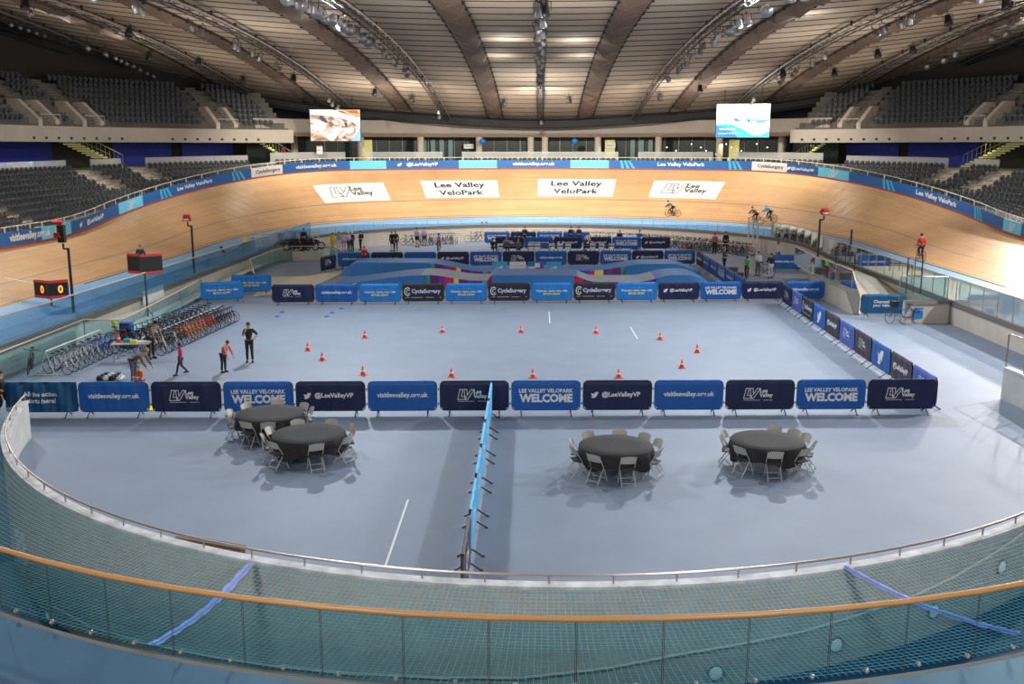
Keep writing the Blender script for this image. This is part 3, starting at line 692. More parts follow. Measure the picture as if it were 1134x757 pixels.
# stair flights rising under the upper tier
def flight(s0, s1, lab, o=3.2):
    d = 1 if s1 > s0 else -1; n_ = 13; root = empty('staircase', at(s0, Oc(Ld(s0)) + o, Zc(Ld(s0))), 0, lab, 'staircase'); c = root.location; mb = MB(); mr = MB(); tops = []
    for k in range(n_):
        s = s0 + (s1 - s0) * k / n_; x, y, _ = at(s, Oc(Ld(s)) + o, 0); z = Zc(Ld(s)) + .2 * (k + 1); mb.box((x - c.x, y - c.y, z - c.z - .06), (abs(s1 - s0) * 1.6 / n_ + .06, 1.6, .12), 0, facing(s)); tops.append((x - c.x, y - c.y, z - c.z))
    mb.build('steps', 'yellow_lit_glow', root)
    for oo in (-.8, .8):
        P = []
        for k in range(n_): s = s0 + (s1 - s0) * k / n_; x, y, _ = at(s, Oc(Ld(s)) + o + oo, 0); P.append((x - c.x, y - c.y, Zc(Ld(s)) + .2 * (k + 1) + .95 - c.z)); mr.tube([P[-1], (P[-1][0], P[-1][1], P[-1][2] - .95)], .015, 4)
        mr.tube(P, .03, 5)
    mr.build('railing', 'steel', root)
flight(86.2, 89.4, 'yellow-lit staircase rising left under the left upper tier'); flight(75.8, 78.4, 'yellow-lit staircase at the far end of the left stand')
flight(41.2, 38.9, 'pale staircase at the far end of the right stand'); flight(31.3, 28.2, 'yellow-lit staircase under the right upper tier')
for s, k in ((86.6, 55), (77, 45), (40.2, 45), (30, 55), (46, 40), (54, 25), (70.5, 30)):
    x, y, z = at(s, Oc(Ld(s)) + 2.2, 8.95); lamp(x, y, z, x, y, 0, k * .5, size=.5, col=(1, .93, .45))
# vomitories in the upper tiers
for i, s in enumerate((29.6, 37.2, HALF - 36.6, HALF - 28.3, HALF - 25.6)):
    L = Ld(s); root = empty('vomitory', at(s, Of(L) + 1, 10), facing(s), 'pale sloping-sided entrance cut into the upper tier, %s from the right' % nth(i), 'entrance', 'entrances in the upper tiers')
    for sx in (-1, 1):
        mb = MB(); t = .22; P = [(0, .1), (2.9, .1), (2.9, 2.5), (1.9, 2.5), (0, .9)]; vs = [(sx * 1.0 - t, y, z) for y, z in P] + [(sx * 1.0 + t, y, z) for y, z in P]; n = 5
        mb.add(vs, [tuple(range(n))[::-1], tuple(range(n, 2 * n))] + [(k, (k + 1) % n, (k + 1) % n + n, k + n) for k in range(n)]); mb.build('side_wall', 'concrete', root)
    mb = MB(); mb.box((0, 2.95, 1.2), (2, .1, 2.2)); mb.build('back_panel', 'dark_wall', root)
    mb = MB(); mb.tube([(-1.1, -.2, .6), (-1.1, -.2, 1.3), (1.1, -.2, 1.3), (1.1, -.2, .6)], .03, 5); mb.build('handrail', 'rail_white', root)
# video screens
def screen(pxl, pxr, pyt, pyb, Y, rz, items, label):
    a = AY(pxl, pyt, Y); b = AY(pxr, pyb, Y); w_, h_ = b[0] - a[0], a[2] - b[2]; root = empty('video_screen', ((a[0] + b[0]) / 2, Y, (a[2] + b[2]) / 2), rz, label, 'screen', 'hanging video screens')
    mb = MB(); mb.box((0, .2, 0), (w_ + .12, .36, h_ + .12)); mb.box((0, .6, h_ / 2 - .2), (w_ * .7, .5, .4)); mb.build('cabinet', 'dark', root)
    for sx in (-1, 1): mb = MB(); zt = roofz(root.location.x, Y) - root.location.z; mb.tube([(sx * w_ * .35, .3, h_ / 2), (sx * w_ * .35, .3, zt)], .03, 4); mb.build('hanger', 'dark', root)
    mb = MB(); names = []
    for k, (pts, c) in enumerate(items):
        if c not in names: names.append(c)
        mb.add([(x * w_ / 2, .015 - .004 * k, z * h_ / 2) for x, z in pts[0]], pts[1], names.index(c))
    mb.build('picture', names, root)
E_ = lambda n, c, e=.9: (mat(n, srgb(*c), .5, emit=e), n)[1]
E_('s_white', (250, 246, 244)); E_('s_tan', (214, 160, 110)); E_('s_brown', (150, 80, 40)); E_('s_dark', (40, 45, 70)); E_('s_rose', (235, 205, 190)); E_('s_blue', (120, 160, 225)); E_('s_sky', (60, 170, 225)); E_('s_deep', (30, 110, 190)); E_('s_grey', (120, 140, 165))
def blob(cx, cy, a, b, ph=0, n=18, wob=.15): return poly([(cx + a * cos(2 * pi * i / n) * (1 + wob * sin(3 * 2 * pi * i / n + ph)), cy + b * sin(2 * pi * i / n) * (1 + wob * cos(2 * 2 * pi * i / n + ph))) for i in range(n)])
def screen_art():
    m = bpy.data.materials.new('s_art'); m.use_nodes = True; nt = m.node_tree; b = nt.nodes['Principled BSDF']; tc = nt.nodes.new('ShaderNodeTexCoord'); mp = nt.nodes.new('ShaderNodeMapping'); mp.inputs['Scale'].default_value = (.5, 1, .8)
    n = nt.nodes.new('ShaderNodeTexNoise'); n.inputs['Scale'].default_value = 1.1; n.inputs['Detail'].default_value = 5; n.inputs['Distortion'].default_value = 1.6
    cr = nt.nodes.new('ShaderNodeValToRGB'); e = cr.color_ramp.elements; e[0].position = .33; e[0].color = (.06, .05, .08, 1); e[1].position = .56; e[1].color = (.95, .92, .9, 1)
    for p_, c_ in ((.39, (.35, .14, .06, 1)), (.46, (.72, .42, .25, 1)), (.51, (.88, .74, .64, 1))): el = cr.color_ramp.elements.new(p_); el.color = c_
    nt.links.new(tc.outputs['Object'], mp.inputs[0]); nt.links.new(mp.outputs[0], n.inputs['Vector']); nt.links.new(n.outputs['Fac'], cr.inputs[0]); nt.links.new(cr.outputs[0], b.inputs['Emission Color']); b.inputs['Emission Strength'].default_value = 1.0; b.inputs['Base Color'].default_value = (.02, .02, .02, 1); MATS['s_art'] = m
screen_art()
screen(343.5, 399, 121.5, 156, 100, .12, [(poly([(-1, -1), (1, -1), (1, 1), (-1, 1)]), 's_art'), (poly([(-1, 1), (-.1, 1), (.4, .7), (1, .5), (1, -.2), (.7, .25), (.2, .5), (-.2, .6), (-1, .75)]), 's_white'), (poly([(1, -1), (.65, -1), (.85, -.5), (1, -.15)]), 's_blue'), (poly([(.15, 1), (1, 1), (1, .64), (.6, .72)]), 's_tan'), (poly([(.4, .95), (.9, .97), (.98, .7), (.62, .78)]), 's_brown'), (poly([(-.62, .62), (-.5, .6), (-.38, .42), (-.28, .2), (-.36, .16), (-.56, .3), (-.64, .45)]), 's_dark'), (poly([(.36, .18), (.42, .22), (.5, .1), (.47, -.06), (.4, -.1), (.38, .05)]), 's_dark')], 'bright video screen with a skin-toned close-up, beside the left upper tier')
screen(794.5, 851, 115, 152, 97, -.12, [(poly([(-1, -1), (1, -1), (1, 1), (-1, 1)]), 's_white'), (poly([(-1, -1), (-1, -.2), (-.4, -.22), (0, -.5), (.4, -.85), (.7, -.85), (1, -.6), (1, -1)]), 's_sky'), (poly([(-1, -1), (-1, -.3), (-.6, -.4), (-.2, -.95), (-.2, -1)]), 's_deep'), (poly([(-.4, .12), (-.25, .15), (0, -.1), (-.3, -.02)]), 's_deep'), (poly([(.05, .1), (.95, .05), (.9, -.05), (.55, -.2), (.5, -.02), (.15, 0)]), 's_sky'), (poly([(.2, .08), (.3, -.1), (.24, -.12), (.15, .02)]), 's_dark'), (poly([(-.85, .75), (-.2, .55), (0, .45), (-.3, .52), (-.8, .7)]), 's_rose'), (poly([(.4, .45), (.9, .6), (.9, .55), (.45, .38)]), 's_grey'), (blob(-.65, .02, .07, .08), 's_grey'), (fit(text('Welcome', bold=.03), .62, -.58, -.5), 's_white'), (fit(text('to your VeloPark', bold=.02), .8, -.5, -.76), 's_white')], 'bright video screen with a blue wave and Welcome, beside the right upper tier')

# signs and small lights in the far concourse
for i, (px, py, w_, h_, c) in enumerate(((473, 162, 1.3, .55, 'white'), (519, 162, 1.1, .5, 'white'), (676, 161, 1.1, .55, 'white'), (722, 161, 1.1, .55, 'white'), (354, 166, .6, .8, 'white'))):
    p = AY(px, py, 111.5 if i < 4 else 101); mb = MB(); mb.box((p[0], p[1], p[2]), (w_, .05, h_)); mb.box((p[0], p[1] - .03, p[2]), (w_ * .7, .01, .06), 1)
    for sx in (-1, 1): mb.tube([(p[0] + sx * w_ * .4, p[1], p[2] + h_ / 2), (p[0] + sx * w_ * .4, p[1], 9.78)], .012, 4, 1)
    tag(mb.build('hanging_sign', [c, 'slab_line']), 'small white hanging sign in the far concourse, %s from the left' % nth((i + 1) % 5), 'sign', 'white signs in the far concourse')
for i, (px, py) in enumerate(((534.5, 156.5), (636.5, 156.5))):
    p = AY(px, py, 108.5); mb = MB(); mb.lathe([(0, -.28), (.3, -.2), (.36, 0), (.3, .2), (0, .28)], p, 12); mb.tube([p, (p[0], p[1], 9.78)], .015, 4); tag(mb.build('hanging_signboard', 'sky_blue', smooth=True), 'round blue lantern hanging in the far concourse, the %s one' % ('left', 'right')[i], 'signboard')  # round blue signs modelled as drums, they give no light
mat('warm_dot', (1, .8, .5), .5, emit=6)
for i in range(16):
    s = 50.5 - i * .55; x, y, z = at(s, Oc(Ld(s)) + 3.0 + (i % 3) * .5, 9.0 - .35 * (i % 4)); mb = MB(); mb.ball((x, y, z), .06, 6); mb.tube([(x, y, z), (x, y, 9.7)], .008, 3, 1)
    tag(mb.build('pendant_lamp', ['warm_dot', 'dark']), 'tiny warm pendant lamp in the dark concourse right of the far centre', 'lamp', 'pendant lamps in the concourse right of the far centre')
# ---------------------------------------------------------------- lighting trusses and what hangs from them
def truss(x, y0, y1, label, wd=.42):
    root = empty('lighting_truss', (x, y0, roofz(x, y0)), 0, label, 'truss', 'lighting trusses under the roof'); z0 = root.location.z
    ys = frange(y0, y1, 1.2); mb = MB(); P = lambda dx, y, dz: (dx, y - y0, roofz(x, y) - z0 + dz)
    for dx, dz in ((-wd / 2, -.3), (wd / 2, -.3), (-wd / 2, -.72), (wd / 2, -.72)): mb.tube([P(dx, y, dz) for y in ys], .045, 5)
    mb.build('chords', 'truss', root); mb = MB()
    for i, (a, b) in enumerate(zip(ys, ys[1:])):
        for sx in (-1, 1): mb.tube([P(sx * wd / 2, a, -.3), P(sx * wd / 2, b, -.72)] if i % 2 else [P(sx * wd / 2, a, -.72), P(sx * wd / 2, b, -.3)], .02, 3, cap=False)
        mb.tube([P(-wd / 2, a, -.72), P(wd / 2, b, -.72)], .02, 3, cap=False)
    mb.build('bracing', 'truss', root); mb = MB()
    mb.tube([P(wd / 2 + .15, y, -.5) for y in ys], .06, 4); mb.tube([P(-wd / 2 - .12, y, -.55) for y in ys], .04, 4); mb.build('cable_run', 'steel' if abs(x) > 5 else 'truss', root)
    mb = MB()
    for y in ys[::4]: mb.box(P(0, y, -.15), (.12, .12, .34))
    mb.build('bracket', 'dark', root)
for i, x in enumerate((-40, -30, -20, -10, 0, 10, 20, 30, 40)):
    truss(x, 14, ymax(x) - 1.3, 'long dark lighting truss running under the roof, %s from the left' % nth(i), .42 if x else .3)
mat('lens_on', (1, .97, .92), .3, emit=40); mat('lens_off', (.45, .45, .45), .15, .4); mat('lamp_body', (.28, .28, .29), .35, .6); mat('lamp_dark', (.02, .02, .022), .4)
def light_proto(name, lens, body, r=.21, ln=.42):
    root = empty(name, (0, 0, 0)); mb = MB()
    mb.lathe([(.06, ln * .55), (r * .7, ln * .5), (r * .8, ln * .1), (r, -ln * .4), (r * 1.05, -ln * .5)], (0, 0, 0), 12); mb.build('housing', body, root, smooth=True)
    mb = MB(); mb.lathe([(.0, -ln * .44), (r * .95, -ln * .46)], (0, 0, 0), 12); mb.build('lens', lens, root)
    mb = MB(); mb.tube([(-r * 1.15, 0, 0), (-r * 1.15, 0, .42), (0, 0, .5), (r * 1.15, 0, .42), (r * 1.15, 0, 0)], .02, 5); mb.tube([(0, 0, .48), (0, 0, .62)], .03, 5); mb.build('yoke', 'black_metal', root); return root
LON = light_proto('stage_light', 'lens_on', 'lamp_body', .27, .4); LOFF = light_proto('stage_light', 'lens_off', 'lamp_body', .18, .36); SPK = light_proto('hanging_floodlight', 'lamp_dark', 'lamp_dark', .27, .6)
used = set()
def hang(p, x, y, drop, label, cat, group, rx=0, rz=0, z=None):
    if p.name in used: o = copytree(p)
    else: used.add(p.name); o = p
    o.location = (x, y, (roofz(x, y) - drop) if z is None else z); o.rotation_euler = (rx, 0, rz); tag(o, label, cat, group)
lit = {-10: (40.5, 43, 45.8, 49, 51.4, 53.5, 57.5, 59), 10: (39.5, 46, 52.5, 54.6), 0: (74, 78), -20: (), 20: (), -30: (), 30: ()}
TN = {-20: 'second truss left of centre', -10: 'first truss left of centre', 0: 'centre truss', 10: 'first truss right of centre', 20: 'second truss right of centre', -30: 'third truss left of centre', 30: 'third truss right of centre'}
for x, ys in {-10: (41.5, 44.5, 47.5, 50.5, 52, 55, 56.3, 60, 62, 64, 66, 68.5, 71, 74, 77, 98, 101), 10: (41, 50.5, 51.5, 56, 57.5, 60, 62.5, 65, 67, 71, 73, 75, 79), 0: (45, 49, 52, 54.5, 56, 58, 60, 62.5, 65, 66.5, 68, 70, 72, 76, 80, 103),
              -20: (46, 50, 51.5, 58, 60.5, 66, 67.5, 70, 72.5, 76, 78, 95, 97.5, 99, 101), 20: (44, 48, 56, 58, 60, 62, 72, 76, 80, 82, 84, 86, 95, 97, 99, 101), -30: (50, 51.5, 60), 30: (46, 50, 56, 64, 66)}.items():
    for i, y in enumerate(ys): hang(LOFF, x + (.12 if i % 2 else -.12), y, 1.5, 'unlit silver stage light hanging from the %s' % TN[x], 'stage light', 'unlit stage lights on the %s' % TN[x], radians(random.choice((-35, -20, 10, 35))), random.uniform(-1, 1))
for x, ys in lit.items():
    for i, y in enumerate(ys): hang(LON, x, y, 1.5, 'glowing stage light hanging from the %s, %s from the near end' % (TN[x], nth(i)), 'stage light', 'glowing stage lights', radians(-58), 0)
for i, (px, py) in enumerate([(1099, 43), (1115, 37), (1059, 59), (1046, 66), (1027, 73)]):
    p = AY(px, py, 74 + i * 4); hang(LON, p[0], p[1], 0, 'glowing white floodlight below the right roof edge, %s of five' % nth(i), 'stage light', 'glowing stage lights', radians(-55), radians(-15), p[2])
    mb = MB(); mb.tube([(p[0], p[1], p[2] + .55), (p[0], p[1], roofz(p[0], p[1]) - .1)], .03, 4); tag(mb.build('hanging_rod', 'black_metal'), 'thin black rod holding the %s floodlight below the right roof edge' % nth(i), 'rod')
for i, (px, py) in enumerate([(97, 53), (117, 60)]):
    p = AY(px, py, 84 + i * 3); hang(LON, p[0], p[1], 0, 'glowing white floodlight below the left roof edge, %s of two' % nth(i), 'stage light', 'glowing stage lights', radians(-45), radians(15), p[2])
    mb = MB(); mb.tube([(p[0], p[1], p[2] + .55), (p[0], p[1], roofz(p[0], p[1]) - .1)], .03, 4); tag(mb.build('hanging_rod', 'black_metal'), 'thin black rod holding the %s floodlight below the left roof edge' % nth(i), 'rod')
for i, (px, py) in enumerate([(12, 27), (22, 30), (31, 33), (40, 36), (49, 39), (128, 64), (134, 67), (140, 70), (148, 73), (155, 77), (163, 81), (170, 84)]):
    p = AY(px, py, 78 + i * 1.6); hang(LOFF, p[0], p[1], 0, 'round unlit floodlight in the row along the left roof edge, %s from the left' % nth(i), 'stage light', 'unlit floodlights along the left roof edge', radians(-60), radians(25), p[2])
for i, (px, py) in enumerate([(143, 35), (220, 68), (269, 88), (165, 62), (325, 86), (415, 102), (456, 109), (558, 113), (603, 11), (630, 110), (731, 107), (775, 98), (867, 80), (924, 80), (972, 59), (1011, 55), (1050, 22), (1114, 4), (28, 4)]):
    p = roof_hit(px, py, .95)
    if p: hang(SPK, p[0], p[1], .95, 'black drum-shaped floodlight hanging from the roof, %s of nineteen in its list' % nth(i) if 0 else 'black drum floodlight hanging on its own from the timber roof', 'floodlight', 'black floodlights hung between the trusses', radians(-25), 0)

# ---------------------------------------------------------------- glass balustrades
def glass_run(P, h, gm, rail, label, name='glass_balustrade', panels=False, step=1.5, post=True, railr=.03, handz=None):
    c = P[0]; root = empty(name, c, 0, label, 'balustrade'); Q = [(x - c[0], y - c[1], z - c[2]) for x, y, z in P]; hs = [h] * len(Q) if not isinstance(h, (list, tuple)) else h
    if panels:
        for i in range(len(Q) - 1):
            a, b = Q[i], Q[i + 1]; L_ = hypot(b[0] - a[0], b[1] - a[1]); u = ((b[0] - a[0]) / L_, (b[1] - a[1]) / L_); mb = MB()
            for g0, g1, m_ in ((.004, .016, 1), (.016, L_ - .016, 0), (L_ - .016, L_ - .004, 1)): mb.quad((a[0] + u[0] * g0, a[1] + u[1] * g0, a[2]), (a[0] + u[0] * g1, a[1] + u[1] * g1, a[2]), (a[0] + u[0] * g1, a[1] + u[1] * g1, a[2] + hs[i]), (a[0] + u[0] * g0, a[1] + u[1] * g0, a[2] + hs[i]), m_)
            mb.build('glass_panel', [gm, mat('joint_dark', (.03, .05, .055), .4)], root)
    else:
        mb = MB()
        for i in range(len(Q) - 1): a, b = Q[i], Q[i + 1]; mb.quad(a, b, (b[0], b[1], b[2] + hs[i + 1]), (a[0], a[1], a[2] + hs[i]))
        mb.build('glass_panels', gm, root)
    mb = MB(); mb.tube([(q[0], q[1], q[2] + hs[i] + railr) for i, q in enumerate(Q)], railr, 8); mb.build('handrail', rail, root, smooth=True)
    if post and not panels:
        for i, q in enumerate(Q): mb = MB(); mb.box((q[0], q[1], q[2] + hs[i] / 2), (.035, .035, hs[i])); mb.build('post', 'steel', root)
    return root
aa = frange(178, 364, 3.55)
ng = glass_run([(*ringp(RG, a), 1.12) for a in aa], 1.06, 'glass_teal', 'wood_rail', 'teal tinted glass balustrade with orange wooden handrail curving across the foreground', panels=True, railr=.045)
for a in frange(190, 352, 1.25):
    x, y = ringp(RG + .03, a); mb = MB(); c = ng.location; mb.ball((x - c.x, y - c.y, 1.22 - c.z), .045, 6); 
    if 195 < a < 345 and int(a / 1.25) % 2 == 0: mb.build('fixing_stud', 'steel', ng)
zz = lambda s: wt(s)
for a, b, gm, lab in ((-19.5, 3, 'glass_glare', 'glare-whitened glass balustrade along the track edge at the right, with brown handrail'), (3, 31, 'glass_clear', 'clear glass balustrade along the track edge on the right bend side')):  # whiteness of the first run is glare put into its glass
    glass_run([at(s, -3.9, zz(s)) for s in frange(a, b, 1.5)], 1.15, gm, 'wood_pale', lab)
glass_run([at(s, -3.9, zz(s)) for s in frange(HALF + 19.5, HALF - 31, 1.5)], 1.15, 'glass_blue', 'wood_pale', 'glass balustrade with pale handrail along the left track edge')
mb = MB()
for s in frange(31, HALF - 31, 1.3): x, y, z = at(s, -3.9, wt(s)); mb.box((x, y, z + .3), (.03, .03, .6))
mb.tube([at(s, -3.9, wt(s) + .6) for s in frange(31, HALF - 31, 1.3)], .018, 4)
tag(mb.build('edge_railing', 'steel'), 'thin steel railing on top of the far infield wall', 'railing')
W = 'wood_rail'
glass_run([(-20.2, 30, 0), (-20.2, 34.6, 0), (-20.3, 42.7, 0), (-18.6, 42.7, 0), (-18.9, 47, 0), (-19.3, 52, 0), (-19.7, 56.5, 0)], 1.1, 'glass_clear', 'wood_pale', 'glass balustrade with wooden rail behind the left bicycle racks')
glass_run([(-17.3, 59, 0), (-19.9, 67, 0), (-19.9, 72, 0), (-19.2, 76, 0), (-16, 76, 0), (-14.3, 71.5, 0)], 1.1, 'glass_clear', 'wood_pale', 'glass balustrade around the left stair opening beyond the racks')
glass_run([(16.8, 51.6, 0), (16.8, 53, 1.05), (16.8, 56, 1.05), (16.7, 60, 1.05), (17, 66, 1.05)], [1.0, 1.1, 1.1, 1.1, 1.1], 'glass_clear', 'wood_pale', 'glass balustrade with wooden rail on the slanted parapet at the right')
glass_run([(18, 49.3, 1.1), (20.4, 49.3, 1.1)], 1.2, 'glass_clear', 'steel', 'short glass panel across the end of the right stair opening')
# parapets and ramps (part of the building)
def wallpts(P, t, z0, m='concrete', cap='coping', nm='wall_parapet'):
    mb = MB()
    for (a, b) in zip(P, P[1:]):
        L_ = hypot(b[0] - a[0], b[1] - a[1]); nx, ny = -(b[1] - a[1]) / L_ * t, (b[0] - a[0]) / L_ * t
        V = [(a[0], a[1], z0), (b[0], b[1], z0), (b[0], b[1], b[2]), (a[0], a[1], a[2])]; V += [(x + nx, y + ny, z) for x, y, z in V]
        mb.add(V, [(0, 1, 2, 3), (7, 6, 5, 4), (0, 4, 5, 1), (1, 5, 6, 2), (3, 7, 4, 0)], 0); mb.add([(x, y, z + .02) for x, y, z in (V[3], V[2], V[6], V[7])] + [(x - nx * .2, y - ny * .2, z - .14) for x, y, z in (V[3], V[2])], [(0, 1, 2, 3), (4, 5, 1, 0)], 1)
    struct(mb.build(nm, [m, cap]))
wallpts([(16.8, 60, 1.05), (16.8, 53, 1.05), (16.8, 51.5, .05)], -.3, 0); wallpts([(18.3, 49.2, 1.12), (20.5, 49.2, 1.12)], .3, 0, nm='wall_parapet_end')
mb = MB(); mb.add([(16.95, 52, .02), (20.4, 52, .02), (20.4, 60, .9), (16.95, 60, .9), (20.4, 66, .9), (17.2, 66, .9)], [(0, 1, 2, 3), (3, 2, 4, 5)]); struct(mb.build('floor_right_ramp', 'concrete'))
mb = MB(); mb.add([(-16.9, 57.0, .03), (-14.4, 59.5, .03), (-13.6, 71, .03), (-15.8, 66.5, .03), (-18.2, 66, .03)], [(0, 1, 2, 3, 4)]); struct(mb.build('floor_left_ramp', 'concrete'))
mb = MB(); mb.add([(-20.4, 46, .02), (-19.4, 46, .02), (-19.9, 70, .4), (-20.4, 70, .4)], [(0, 1, 2, 3)]); struct(mb.build('floor_left_channel', 'paper'))
# railing on the pit wall
mb = MB(); aa = frange(A0, A1, 2); hh = lambda a: .16 + 1.0 * sm((a - 335) / 28)
mb.tube([(*ringp(RW - .12, a), 1.16 + hh(a)) for a in aa], .025, 6)
for a in aa[::2]: mb.tube([(*ringp(RW - .12, a), 1.15), (*ringp(RW - .12, a), 1.16 + hh(a))], .018 if a < 345 else .03, 5)
tag(mb.build('wall_railing', mat('rail_brown', (.42, .34, .30), .35, .5)), 'low metal railing along the top of the curved concrete wall', 'railing')
HP = [cyl_hit(px, py, RW + .09) for px, py in ((60, 672), (100, 694), (160, 712), (230, 726), (300, 737), (380, 745), (480, 750), (580, 750), (670, 740), (754, 724), (820, 713), (890, 699), (950, 681), (1005, 663), (1056, 639), (1100, 613), (1134, 590), (1160, 566))]
mb = MB(); mb.tube(HP, .028, 6)
for p in HP[::2]: mb.tube([p, (RC[0] + (p[0] - RC[0]) * RW / (RW + .09), RC[1] + (p[1] - RC[1]) * RW / (RW + .09), p[2] - .05)], .015, 4)
tag(mb.build('ramp_handrail', 'rail_white'), 'pale handrail fixed low on the curved concrete wall of the pit', 'handrail')
for i, (px, py) in enumerate(((55, 683), (112, 718), (204, 746), (792, 744), (925, 713), (1033, 676), (1108, 627))):
    x, y, z = cyl_hit(px, py, RW); a = math.degrees(atan2(y - RC[1], x - RC[0])); root = empty('bulkhead_light', (x, y, z), radians(a + 90), 'round glass bulkhead light low on the curved pit wall, %s from the left' % nth(i), 'wall light', 'bulkhead lights on the pit wall')
    mb = MB(); P = [(.15 * cos(2 * pi * k / 14), -.03, .15 * sin(2 * pi * k / 14)) for k in range(14)]; mb.tube(P, .022, 5, closed=True); mb.build('ring', 'steel', root)
    mb = MB(); mb.ball((0, -.03, 0), .13, 10, 0, (1, .35, 1)); mb.build('lens', mat('bulkhead', (.5, .62, .6), .2, emit=.25), root, smooth=True)
for k in range(3):
    for j in range(2):
        mb = MB(); q = [cyl_hit(16 + 2 * k + 6 * (j + u), 584 + 13 * k + 5 * j + 11 * v, RW + .012) for u, v in ((0, 0), (.85, 0), (.85, 1), (0, 1))]; mb.quad(*q)
        tag(mb.build('wall_notice', 'white'), 'white paper notice stuck on the curved wall at the far left, %s row, %s one' % (('top', 'middle', 'bottom')[k], ('left', 'right')[j]), 'notice', 'paper notices on the curved wall')
# the safety net over the pit
mb = MB(); N = 10
def netp(a, t): x, y = ringp(RW + .03 + (RG - RW - .1) * t, a); return (x, y, 1.15 - .03 * t - .16 * sin(pi * t))
for a in frange(A0 + 2, A1 - 8, .33): mb.tube([netp(a, k / 6) for k in range(7)], .0045, 3, cap=False)
for k in range(1, 32): mb.tube([netp(a, k / 32) for a in frange(A0 + 2, A1 - 8, 2)], .0045, 3, cap=False)
net = mb.build('safety_net', mat('net_cyan', (.28, .52, .58), .6)); tag(net, 'cyan safety net stretched over the pit between curved wall and glass', 'net')
for px0, py0, px1, py1, lab in ((277, 625, 140, 735, 'left'), (915, 615, 1128, 703, 'right')):
    a = G(px0, py0, 1.17); b = G(px1, py1, 1.17); da = hypot(a[0] - RC[0], a[1] - RC[1]); a = (RC[0] + (a[0] - RC[0]) * RW / da, RC[1] + (a[1] - RC[1]) * RW / da) if da < RW else a; db = hypot(b[0] - RC[0], b[1] - RC[1]); b = (RC[0] + (b[0] - RC[0]) * (RG - .06) / db, RC[1] + (b[1] - RC[1]) * (RG - .06) / db) if db > RG - .06 else b; mb = MB(); n = 14; d = hypot(b[0] - a[0], b[1] - a[1]); ux, uy = (b[0] - a[0]) / d, (b[1] - a[1]) / d
    for k in range(n):
        t0, t1 = k / n, (k + .96) / n; z0, z1 = 1.19 - .15 * sin(pi * t0), 1.19 - .15 * sin(pi * t1); wv = .07 + .02 * (k % 2)
        p, q = (a[0] + (b[0] - a[0]) * t0, a[1] + (b[1] - a[1]) * t0), (a[0] + (b[0] - a[0]) * t1, a[1] + (b[1] - a[1]) * t1)
        mb.add([(p[0] - uy * wv, p[1] + ux * wv, z0), (p[0] + uy * wv, p[1] - ux * wv, z0), (q[0] + uy * wv, q[1] - ux * wv, z1), (q[0] - uy * wv, q[1] + ux * wv, z1)], [(0, 1, 2, 3)])
        mb.tube([(p[0], p[1], z0 + .01), (q[0], q[1], z1 + .01)], .03, 5)
    tag(mb.build('net_lacing', mat('lacing', srgb(150, 165, 228), .6)), 'lavender blue laced seam across the safety net on the %s' % lab, 'lacing')
# ---------------------------------------------------------------- barriers
GP = 'crowd barriers in the front row'
r1a, r1b = G(8, 461), G(1036, 457)
k1 = ['action', 'visit', 'lv', 'welcome', 'at', 'visit', 'lv', 'welcome', 'at', 'visit', 'lv', 'welcome', 'lv']
fence(r1a, r1b, k1, 'in the front row, %s from the left', GP, 1, .012)
k2 = ['lv', 'visit', 'book', 'cs', 'book', 'cs', 'book', 'cs', 'book', 'at', 'welcome', 'at', 'visit']
fence(G(301, 337.5), G(913, 333), k2, 'in the middle row, %s from left', 'crowd barriers in the middle row', 1, .01)
k3 = ['lv', 'lvlight', 'cs', 'bird', 'text', 'lvlight', 'lvdark', 'bird', 'text', 'lvlight']
fence(G(866, 336), G(1036, 456), k3, 'in the right-hand line, %s from the far end', 'crowd barriers closing the right side')
fence((-1.42, 17.2), (-1.55, 31.3), ['lvdark', 'cyan', 'cyan', 'cyan', 'cyan', 'cyan'], 'in the centre line, %s from the camera', 'crowd barriers dividing the front floor')
fence(G(374, 297), G(770, 294), ['visit', 'at', 'plain', 'at', 'welcome', 'lv', 'visit', 'lv', 'welcome', 'at', 'welcome'], 'behind the blue ramps, %s from the left', 'crowd barriers behind the blue ramps')
fence(G(771, 294), G(824, 330), ['text', 'visit', 'visit', 'welcome', 'visit', 'plain'], 'in the slanting line, %s from the far end', 'crowd barriers right of the ramps')
barrier('lv', *[(G(369, 297)[0] + G(374, 297)[0]) / 2 - .1, G(371, 300)[1] - .3], radians(75), 'turned sideways at the left end behind the ramps', 'crowd barriers behind the blue ramps')
fence(G(548, 277), G(742, 277), ['lv', 'visit', 'at', 'at', 'welcome', 'at'], 'by the far tables, %s from the left', 'crowd barriers in the fourth row')
fence(G(536, 270.5), G(652, 270.5), ['welcome', 'at', 'welcome', 'plain'], 'in the farthest row, %s from the left', 'crowd barriers in the farthest row')
barrier('book', -17.3, 58.3, .12, 'at the left glass, the farther one', 'light blue barriers at the left glass'); barrier('book', -18.1, 55.2, .35, 'at the left glass, the nearer one', 'light blue barriers at the left glass')
barrier('visit', 17.6, 70.5, 0, 'seen through the glass at the right', 'crowd barriers at the right'); a, b = G(952, 350), G(1003, 350); o = barrier('teal', (a[0] + b[0]) / 2, a[1] + .1, .0, 'on its own behind the cargo bicycle', 'crowd barriers at the right')

